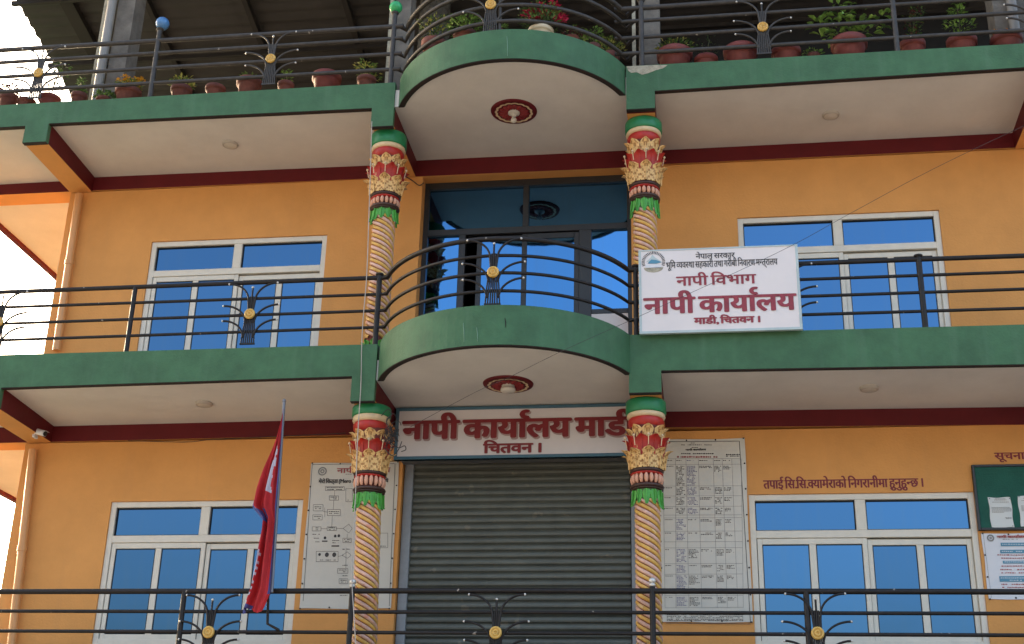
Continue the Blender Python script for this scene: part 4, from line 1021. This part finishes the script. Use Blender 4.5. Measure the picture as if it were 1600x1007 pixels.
for j in range(rows_):
    for i in range(nu):
        u = (i+.5)/nu; t_ = (j+.5)/rows_; py = 640+315*t_
        m_ = 0
        if i < 3 and (py > 760): m_ = 1
        if 770 < py < 815 and i < 9: m_ = 1 if i < 5 or py > 796 else 0
        wb = .55-.25*(py-680)/100
        if 672 < py < 770 and abs(u-(.62+.05*sin(py*.09))) < .07+.05*sin(py*.55)**2: m_ = 2
        if py > 862 and abs(u-.22) < .06+.03*sin(py*.8): m_ = 2
        if u > .80 and py < 930: m_ = 3 if u > .86 else 0
        if 792 < py < 850 and abs(u-.45) < .05+.08*abs(sin(py*.13)): m_ = 1
        if py > 948 and i < 14: m_ = 1
        a_ = j*(nu+1)+i
        ff.append((a_, a_+nu+1, a_+nu+2, a_+1)); mm_.append(m_)
b.v = V; b.f = ff; b.m = mm_; b.sm = [True]*len(ff)
b.obj('flag_cloth', ['flagred', 'flagblue', 'flagwhite', 'flagblue'], FL, pbot)

# ------------------------------------------------------------------ security camera on the left beam
p = at(60, 678, -.30); 
CC = thing('security_camera', p, 'small white security camera on the maroon and orange beam at the lower left', 'security camera')
b = MB().box(-.05, -.02, -.04, .04, -.05, .05); b.tube([(-.03, 0, 0), (.03, -.02, -.01)], .014, 8); b.obj('mount', 'poster', CC)
b = MB().tube([(-.01, -.05, .015), (.13, -.09, -.03)], .034, 12); b.add([(-.03, -.03, .045), (.15, -.10, .0), (.15, -.02, .0), (-.03, .01, .045)], [(0, 1, 2, 3), (3, 2, 1, 0)]); b.obj('body', 'poster', CC)
MB().tube([(.13, -.09, -.03), (.136, -.0917, -.032)], .028, 12).obj('lens', 'seal', CC)

# ------------------------------------------------------------------ cables
def curve_pts(px, y, n=6):
    P = [at(a_, c_, y) for a_, c_ in px]; out = []
    for i in range(len(P)-1):
        p0 = P[max(i-1, 0)]; p1 = P[i]; p2 = P[i+1]; p3 = P[min(i+2, len(P)-1)]
        for k in range(n):
            t = k/n; out.append(.5*((2*p1)+(-p0+p2)*t+(2*p0-5*p1+4*p2-p3)*t*t+(-p0+3*p1-3*p2+p3)*t**3))
    out.append(P[-1]); return out
b = MB().tube(curve_pts([(1800, 108), (1600, 197), (1455, 266), (1330, 333), (1215, 395), (1000, 494), (880, 548), (795, 590), (745, 612), (640, 668)], -2.55), .0022, 5)
tag(b.obj('overhead_wire', 'roof'), 'thin dark wire sagging diagonally across the front from the upper right', 'wire')
b = MB().tube(curve_pts([(581, 190), (579, 260), (576, 350), (573, 430), (566, 520), (564, 600), (559, 680), (556, 760), (552, 850), (550, 908), (553, 960), (556, 1012)], -1.30), .005, 6)
tag(b.obj('hanging_cord', 'cord'), 'pale cord hanging straight down beside the two left columns', 'cord')
b = MB()
c0 = at(612, 680, -1.16)
for k in range(26):
    P = []; a = random.uniform(0, 6.28); r_ = random.uniform(.02, .08); el = random.uniform(.6, 1.6)
    ox, oz = random.uniform(-.04, .04), random.uniform(-.11, .11)
    for i in range(9):
        aa = a+i*random.uniform(.4, .7); P.append((c0.x+ox+r_*cos(aa)*.8, c0.y+random.uniform(-.03, .03), c0.z+oz+r_*sin(aa)*el))
    b.tube(P, .0035, 5)
for px in ([(596, 650), (606, 640), (612, 648), (604, 660), (612, 675), (622, 690)], [(610, 690), (622, 700), (632, 697), (634, 703), (627, 706)], [(600, 700), (612, 712), (622, 704), (628, 690)]):
    b.tube(curve_pts(px, -1.16), .005, 5)
tag(b.obj('wire_bundle', 'wire'), 'tangle of dark wires tied to the capital beside the entrance signboard', 'wires')
b = MB().tube(curve_pts([(632, 275), (645, 283), (655, 290), (662, 286)], -.02), .006, 5); b.tube(curve_pts([(200, 689), (290, 691), (330, 687), (400, 684), (540, 677)], -.025), .004, 5)
tag(b.obj('wall_wire', 'wire'), 'thin black wire running along the bottom of the maroon band', 'wire')

# ------------------------------------------------------------------ terrace: pillars, roof, back wall
def ray_x(px, py, x):
    d = crt*((px-800)/F)+cup*((503.5-py)/F)+cfw
    return CAM+d*((x-CAM.x)/d.x)
RX = -7.75
ra, rb = ray_x(25, 0, RX), ray_x(115, 155, RX)
slope = (rb.z-ra.z)/(rb.y-ra.y)
def roofz(y): return ra.z+slope*(y-ra.y)
org = (0, 2, roofz(2))
RF = thing('terrace_roof', org, 'dark corrugated metal roof sheltering the top terrace, seen from below', 'roof')
y0r, y1r = ra.y-1.4, 8.
n = 160; b = MB(); V = []
ntile = 5; xe = [RX+(14.6)*k/ntile for k in range(ntile+1)]
for k in range(ntile):
    b = MB(); V = []; xa, xb_ = xe[k], xe[k+1]+(.06 if k < ntile-1 else 0)
    for j in range(n+1):
        y = y0r+(y1r-y0r)*j/n; ph = (y-y0r)/.19*2*pi; z = roofz(y)+.022*sin(ph)+(.006*k)
        V += [(xa, y, z), (xb_, y, z)]
    f = [(2*j, 2*j+1, 2*j+3, 2*j+2) for j in range(n)]
    N = len(V); V += [(x, y, z+.004) for x, y, z in V]; f += [tuple(N+i for i in q[::-1]) for q in f]
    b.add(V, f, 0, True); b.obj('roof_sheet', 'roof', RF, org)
for x in (-7.0, -5.9, -4.55, -3.2, -1.85, -.5, .85, 2.2, 3.55, 4.9, 6.2):
    b = MB(); w_ = .035 if x > -6.5 else .09
    v = [(x+sx*w_, y, roofz(y)-.025-dz) for y in (y0r+.1, y1r) for sx in (-1, 1) for dz in (0, .10)]
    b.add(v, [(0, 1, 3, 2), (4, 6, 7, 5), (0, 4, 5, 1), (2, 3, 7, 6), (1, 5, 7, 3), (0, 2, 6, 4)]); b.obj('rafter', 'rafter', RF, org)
for i, y in enumerate([y0r+.15+1.15*k for k in range(7)]):
    b = MB().box(RX+.02, 6.8, y-.025, y+.025, roofz(y)-.19, roofz(y)-.13); b.obj('purlin', 'rafter' if i != 0 else 'steel', RF, org)
b = MB().box(RX, 6.9, y0r-.02, y0r, roofz(y0r)-.12, roofz(y0r)+.04); b.obj('eaves_trim', 'steel', RF, org)
def terrace_pillar(x0, x1, y0, y1, m, lab, pipe=None, strip=None, zt=None):
    org = ((x0+x1)/2, (y0+y1)/2, 3.2); t_ = thing('terrace_pillar', org, lab, 'pillar')
    zt = zt or roofz((y0+y1)/2)-.2
    b = MB(); nz = 10
    for k in range(1):
        b.box(x0, x1, y0, y1, 3.19, zt)
    b.obj('pillar_shaft', m, t_, org)
    if pipe: MB().tube([(pipe, y0-.06, 3.2), (pipe, y0-.06, zt-.35), (pipe+.03, y0-.06, zt-.25), (pipe+.09, y0-.03, zt-.12), (pipe+.09, y0+.1, zt)], .055, 12).obj('drainpipe', 'pvc', t_, org)
    if strip: MB().box(strip-.02, strip+.02, y0-.03, y0+.02, 3.2, zt).obj('timber_strip', 'plaster', t_, org)
    return t_
yq = -.85
def tx(px, py, y=yq): return at(px, py, y).x
terrace_pillar(tx(163, 140), tx(190, 140), yq, yq+.28, 'concrete', 'grey concrete terrace pillar with a pipe, at the left beside the sky', pipe=tx(157, 140), strip=tx(143, 150))
terrace_pillar(tx(612, 110), tx(636, 110), yq, yq+.25, 'concrete', 'pale concrete terrace pillar behind the green ball post', strip=tx(606, 110))
terrace_pillar(tx(1003, 90), tx(1032, 90), yq, yq+.25, 'concrete', 'grey concrete terrace pillar right of the bowed railing', strip=tx(991, 90))
terrace_pillar(tx(1558, 60), tx(1618, 60), yq, yq+.3, 'concrete', 'wide concrete terrace pillar at the right edge with a pipe', pipe=tx(1584, 50))
org = (at(672, 60, .2).x, .4, 3.2)
TK = thing('rough_column', org, 'dark rough round column behind the plants of the bowed terrace', 'pillar')
MB().lathe([(.20, 0), (.205, 1.2), (.2, roofz(.4)-3.4)], (0, 0, 0), 20).obj('pillar_shaft', 'rough', TK)
b = MB().box(.9, 6.5, 1.2, 1.26, 3.19, roofz(1.2)-.2)
tag(b.obj('shade_screen', 'black'), 'black shade netting closing the right half of the terrace', 'screen')
b = MB().box(-6.3, .88, 6.3, 6.4, 3.19, roofz(6.3)-.2)
tag(b.obj('terrace_back_wall', 'rough'), 'dark wall at the back of the left half of the terrace', 'wall')

# ------------------------------------------------------------------ potted plants along the terrace edge
def leaves(b, c, n, rx, rz, ls, m=0, up=.3, droop=0.):
    for _ in range(int(n*3.2)):
        a = random.uniform(0, 2*pi); el = random.uniform(-.4, 1.); rr = random.random()**.6
        p = Vector((c[0]+rx*rr*cos(a), c[1]+rx*rr*sin(a)*.7, c[2]+rz*random.uniform(-1, 1)*sqrt(max(0, 1-rr*rr*.6))))
        d = Vector((cos(a), sin(a), random.uniform(-.5, .8)+up)).normalized(); s_ = d.cross(Vector((random.uniform(-.5, .5), random.uniform(-.5, .5), 1))).normalized()
        n_ = s_.cross(d); L = ls*random.uniform(.6, 1.25); w_ = L*random.uniform(.38, .55)
        tip = p+d*L-n_*L*.18
        b.add([p, p+d*L*.45+s_*w_/2, tip, p+d*L*.45-s_*w_/2, p+d*L*.5+n_*L*.06], [(0, 1, 4), (1, 2, 4), (2, 3, 4), (3, 0, 4)], m if not isinstance(m, tuple) else random.choice(m), False)
def plant(px, rim_y, wpx, kind, lab, pot='terra', depth=-1.02, yfix=None):
    p = at(px, rim_y, depth if yfix is None else yfix); r = wpx/270.; zt = max(p.z, 3.24); yv = p.y
    org = (p.x, yv, 3.195); t_ = thing('potted_plant', org, lab, 'potted plant', None)
    if r > .2: r = .2
    h = zt-3.195; ss = 1
    b = MB().lathe([(.001, 0), (r*.66, 0), (r*.86, h*.7), (r*.9, h*.74), (r*1.0, h*.76), (r*1.02, h*.97), (r*.97, h), (r*.86, h), (r*.84, h*.86)], (0, 0, 0), 20); b.obj('pot', pot, t_)
    MB().lathe([(r*.85, h*.86), (.001, h*.88)], (0, 0, 0), 16).obj('soil', 'soil', t_)
    def stems(pts_list, rad=.005):
        s = MB()
        for pl in pts_list: s.tube(pl, rad, 5)
        s.obj('stem', 'stem', t_)
    if kind is None: return t_
    st, cl, mats, ls, extra = kind
    stems([[(0, 0, h*.85), (dx*.4, dy, h+dz*.5), (dx, dy, h+dz)] for dx, dy, dz in st])
    b = MB()
    for (dx, dz, n_, rx, rz) in cl: leaves(b, (dx, 0, h+dz), n_, rx, rz, ls, tuple(range(len(mats))) if len(mats) > 1 else 0)
    if ls > .09:                                        # leaves big enough to tell apart: each an object
        proto_l = {}
        for (dx, dz, n_, rx, rz) in cl:
            for _ in range(n_//2):
                q = MB(); a = random.uniform(0, 2*pi); rr = random.random()**.6
                c = (dx+rx*rr*cos(a), rx*rr*sin(a)*.7, h+dz+rz*random.uniform(-1, 1)*sqrt(max(0, 1-rr*rr*.6)))
                mi = random.choice(mats)
                if mi not in proto_l:
                    L = ls; q.add([(0, 0, 0), (L*.3, .022, .012), (L*.62, .027, .01), (L, 0, -.02), (L*.62, -.027, .01), (L*.3, -.022, .012), (L*.3, 0, -.002), (L*.62, 0, -.006)],
                                  [(0, 6, 1), (1, 6, 7, 2), (2, 7, 3), (3, 7, 4), (4, 7, 6, 5), (5, 6, 0)], 0, True)
                    lo = proto_l[mi] = q.obj('leaf', mi, t_, (0, 0, 0), c)
                else: lo = inst(proto_l[mi], t_, c)
                lo.rotation_euler = (random.uniform(-.6, .6), random.uniform(-.7, .35), a+random.uniform(-.5, .5)); k_ = random.uniform(.75, 1.25); lo.scale = (k_, k_, k_)
    else: b.obj('foliage', mats, t_)['kind'] = 'stuff'
    if extra:
        m_, fl, sz = extra; b = MB()
        for dx, dz, n_, rr in fl:
            for _ in range(n_): leaves(b, (dx+random.uniform(-rr, rr), random.uniform(-.04, .04), h+dz+random.uniform(-rr, rr)*.7), 4, .012, .012, sz)
        b.obj('flower', m_, t_)['kind'] = 'stuff'
    return t_
def bush(w_, h, n=60, mats=('lf_mid', 'lf_bright'), ls=.05, extra=None, ox=0):
    return ([(-w_*.5, .01, h*.7), (w_*.4, -.02, h*.8), (0, .02, h)], [(ox, h*.55, n, w_, h*.5)], list(mats), ls, extra)
plant(14, 150, 30, ([(0, 0, .1)], [(0, .05, 70, .13, .08)], ['lf_red'], .05, None), 'potted plant with dark purple leaves at the far left of the terrace edge', 'terrad')
plant(42, 158, 30, None, 'low dull red pot beside the purple plant, left end of the terrace', 'terrad')
plant(78, 153, 36, ([(.06, 0, .35), (.10, 0, .45)], [(.10, .38, 16, .10, .12), (.05, .15, 14, .10, .1)], ['lf_dark', 'lf_mid'], .055, None), 'tall thin leafy stem in a low red pot beside the left gilt rosette')
plant(124, 148, 26, ([(0, 0, .2)], [(0, .05, 50, .07, .07), (0, .17, 20, .04, .06)], ['lf_mid'], .04, None), 'small upright green plant left of the terrace pipe', 'terrad')
plant(163, 155, 26, bush(.12, .07, 60), 'low spreading green plant at the foot of the left terrace pipe', 'terrad')
plant(201, 142, 42, bush(.15, .12, 70, ('lf_yel', 'lf_mid'), .045, ('petal_y', [(-.08, .16, 12, .06), (.1, .12, 8, .06), (.02, .1, 6, .08)], .035)), 'yellow flowering plant in a brown pot beside the left pillar', 'terrad')
plant(284, 138, 34, bush(.14, .12, 60, ('lf_mid', 'lf_yel')), 'small bushy plant in a dull pot right of the blue ball post', 'terrad')
plant(337, 137, 32, None, 'empty low terracotta pot between two small plants, left terrace', 'terrad')
plant(390, 127, 40, bush(.12, .05, 30, ('lf_mid',)), 'round terracotta pot left of the second gilt rosette', 'terrad')
plant(447, 131, 26, ([(0, 0, .15)], [(0, .1, 24, .05, .09)], ['lf_bright', 'lf_mid'], .04, None), 'tiny seedling in a small pot right of the second gilt rosette', 'terrad')
plant(511, 119, 46, None, 'large smooth red pot with nothing growing above its rim, left terrace')
plant(573, 123, 30, ([(-.05, 0, .2), (.03, 0, .12)], [(-.03, .16, 40, .12, .09), (.03, .03, 30, .13, .05)], ['lf_mid', 'lf_yel'], .045, None), 'leafy young plant in a brown pot left of the green ball post', 'terrad')
def ycurve(px): 
    x = at(px, 60, -1.6).x; return -.70-sqrt(max(.05, 1.15**2-min(1.1, abs(x+.66))**2))
plant(678, 66, 38, bush(.18, .32, 90, ('lf_mid', 'lf_dark', 'lf_yel'), .05), 'bushy plant in a terracotta pot at the left of the bowed terrace', 'terrad', yfix=ycurve(678))
plant(727, 53, 36, bush(.18, .22, 80, ('lf_bright', 'lf_mid'), .055), 'bright green plant in a terracotta pot left of the bowed terrace centre', 'terrad', yfix=ycurve(727))
plant(776, 50, 26, bush(.09, .08, 30), 'small plant in a pot directly behind the central gilt rosette', 'terrad', yfix=ycurve(776))
plant(845, 48, 38, bush(.24, .30, 150, ('lf_mid', 'lf_dark'), .045, ('petal_m', [(-.1, .26, 18, .09), (.10, .30, 16, .08), (.22, .14, 12, .06), (0, .24, 14, .12)], .05)), 'magenta flowering bush in a cream pot on the bowed terrace', 'creampot', yfix=ycurve(845))
plant(893, 60, 24, ([(0, 0, .08)], [(0, .06, 60, .12, .07)], ['lf_red', 'lf_mid'], .04, None), 'low plant with reddish leaves right of the cream pot', 'terrad', yfix=ycurve(893))
plant(927, 72, 22, bush(.11, .22, 60, ('lf_mid', 'lf_bright'), .045), 'slim green plant near the right end of the bowed railing', 'terrad', yfix=ycurve(927))
plant(955, 85, 26, bush(.15, .18, 80, ('lf_yel', 'lf_mid'), .045), 'variegated yellow green plant at the right end of the bowed railing', 'terrad', yfix=ycurve(950)+.1)
plant(1054, 83, 54, bush(.2, .12, 90, ('lf_yel', 'lf_mid', 'lf_dark'), .05), 'wide red pot of low greenery just right of the right-hand carved column top')
plant(1103, 92, 36, ([(.05, 0, .25), (-.04, 0, .18)], [(.02, .16, 20, .12, .12)], ['lf_dark'], .03, None), 'low red pot with a wispy dark twig plant')
plant(1157, 78, 52, None, 'wide red pot left of the right-hand gilt rosette')
plant(1228, 79, 44, None, 'red pot just right of the right-hand gilt rosette')
plant(1271, 86, 20, bush(.11, .035, 40, ('lf_bright', 'lf_mid'), .03), 'tiny low green plant left of the biggest plant', 'terrad')
big = ([(-.12, 0, .34), (.05, 0, .42), (.22, 0, .3), (-.28, 0, .25), (.34, 0, .2)],
       [(-.3, .28, 34, .12, .11), (-.08, .42, 40, .14, .12), (.12, .30, 44, .16, .12), (.34, .26, 34, .14, .09), (-.12, .14, 50, .2, .08), (.15, .12, 44, .18, .08), (.0, .22, 50, .26, .12)], ['lf_bright', 'lf_mid', 'lf_bright'], .105, None)
plant(1326, 65, 56, big, 'largest leafy plant with broad bright leaves in a big red pot, right terrace')
plant(1425, 68, 38, ([(0, 0, .3), (.08, 0, .4)], [(.03, .10, 30, .07, .08), (.03, .28, 40, .10, .10), (.09, .42, 24, .08, .06)], ['lf_mid', 'lf_dark', 'lf_red'], .04, None), 'upright plant with reddish tips in a red pot right of the terrace post')
plant(1502, 63, 44, ([(0, 0, .45)], [(-.02, .05, 20, .06, .05), (0, .2, 40, .15, .06), (.0, .36, 26, .09, .05), (.02, .48, 14, .05, .05)], ['lf_mid', 'lf_bright'], .045, None), 'tiered slender plant in a red pot left of the wide right pillar')
plant(1572, 60, 46, ([(0, 0, .04)], [(-.04, .03, 14, .08, .03)], ['lf_yel'], .04, ('petal_o', [(-.04, .04, 12, .09)], .04)), 'red pot with orange blossoms at the foot of the wide right pillar')
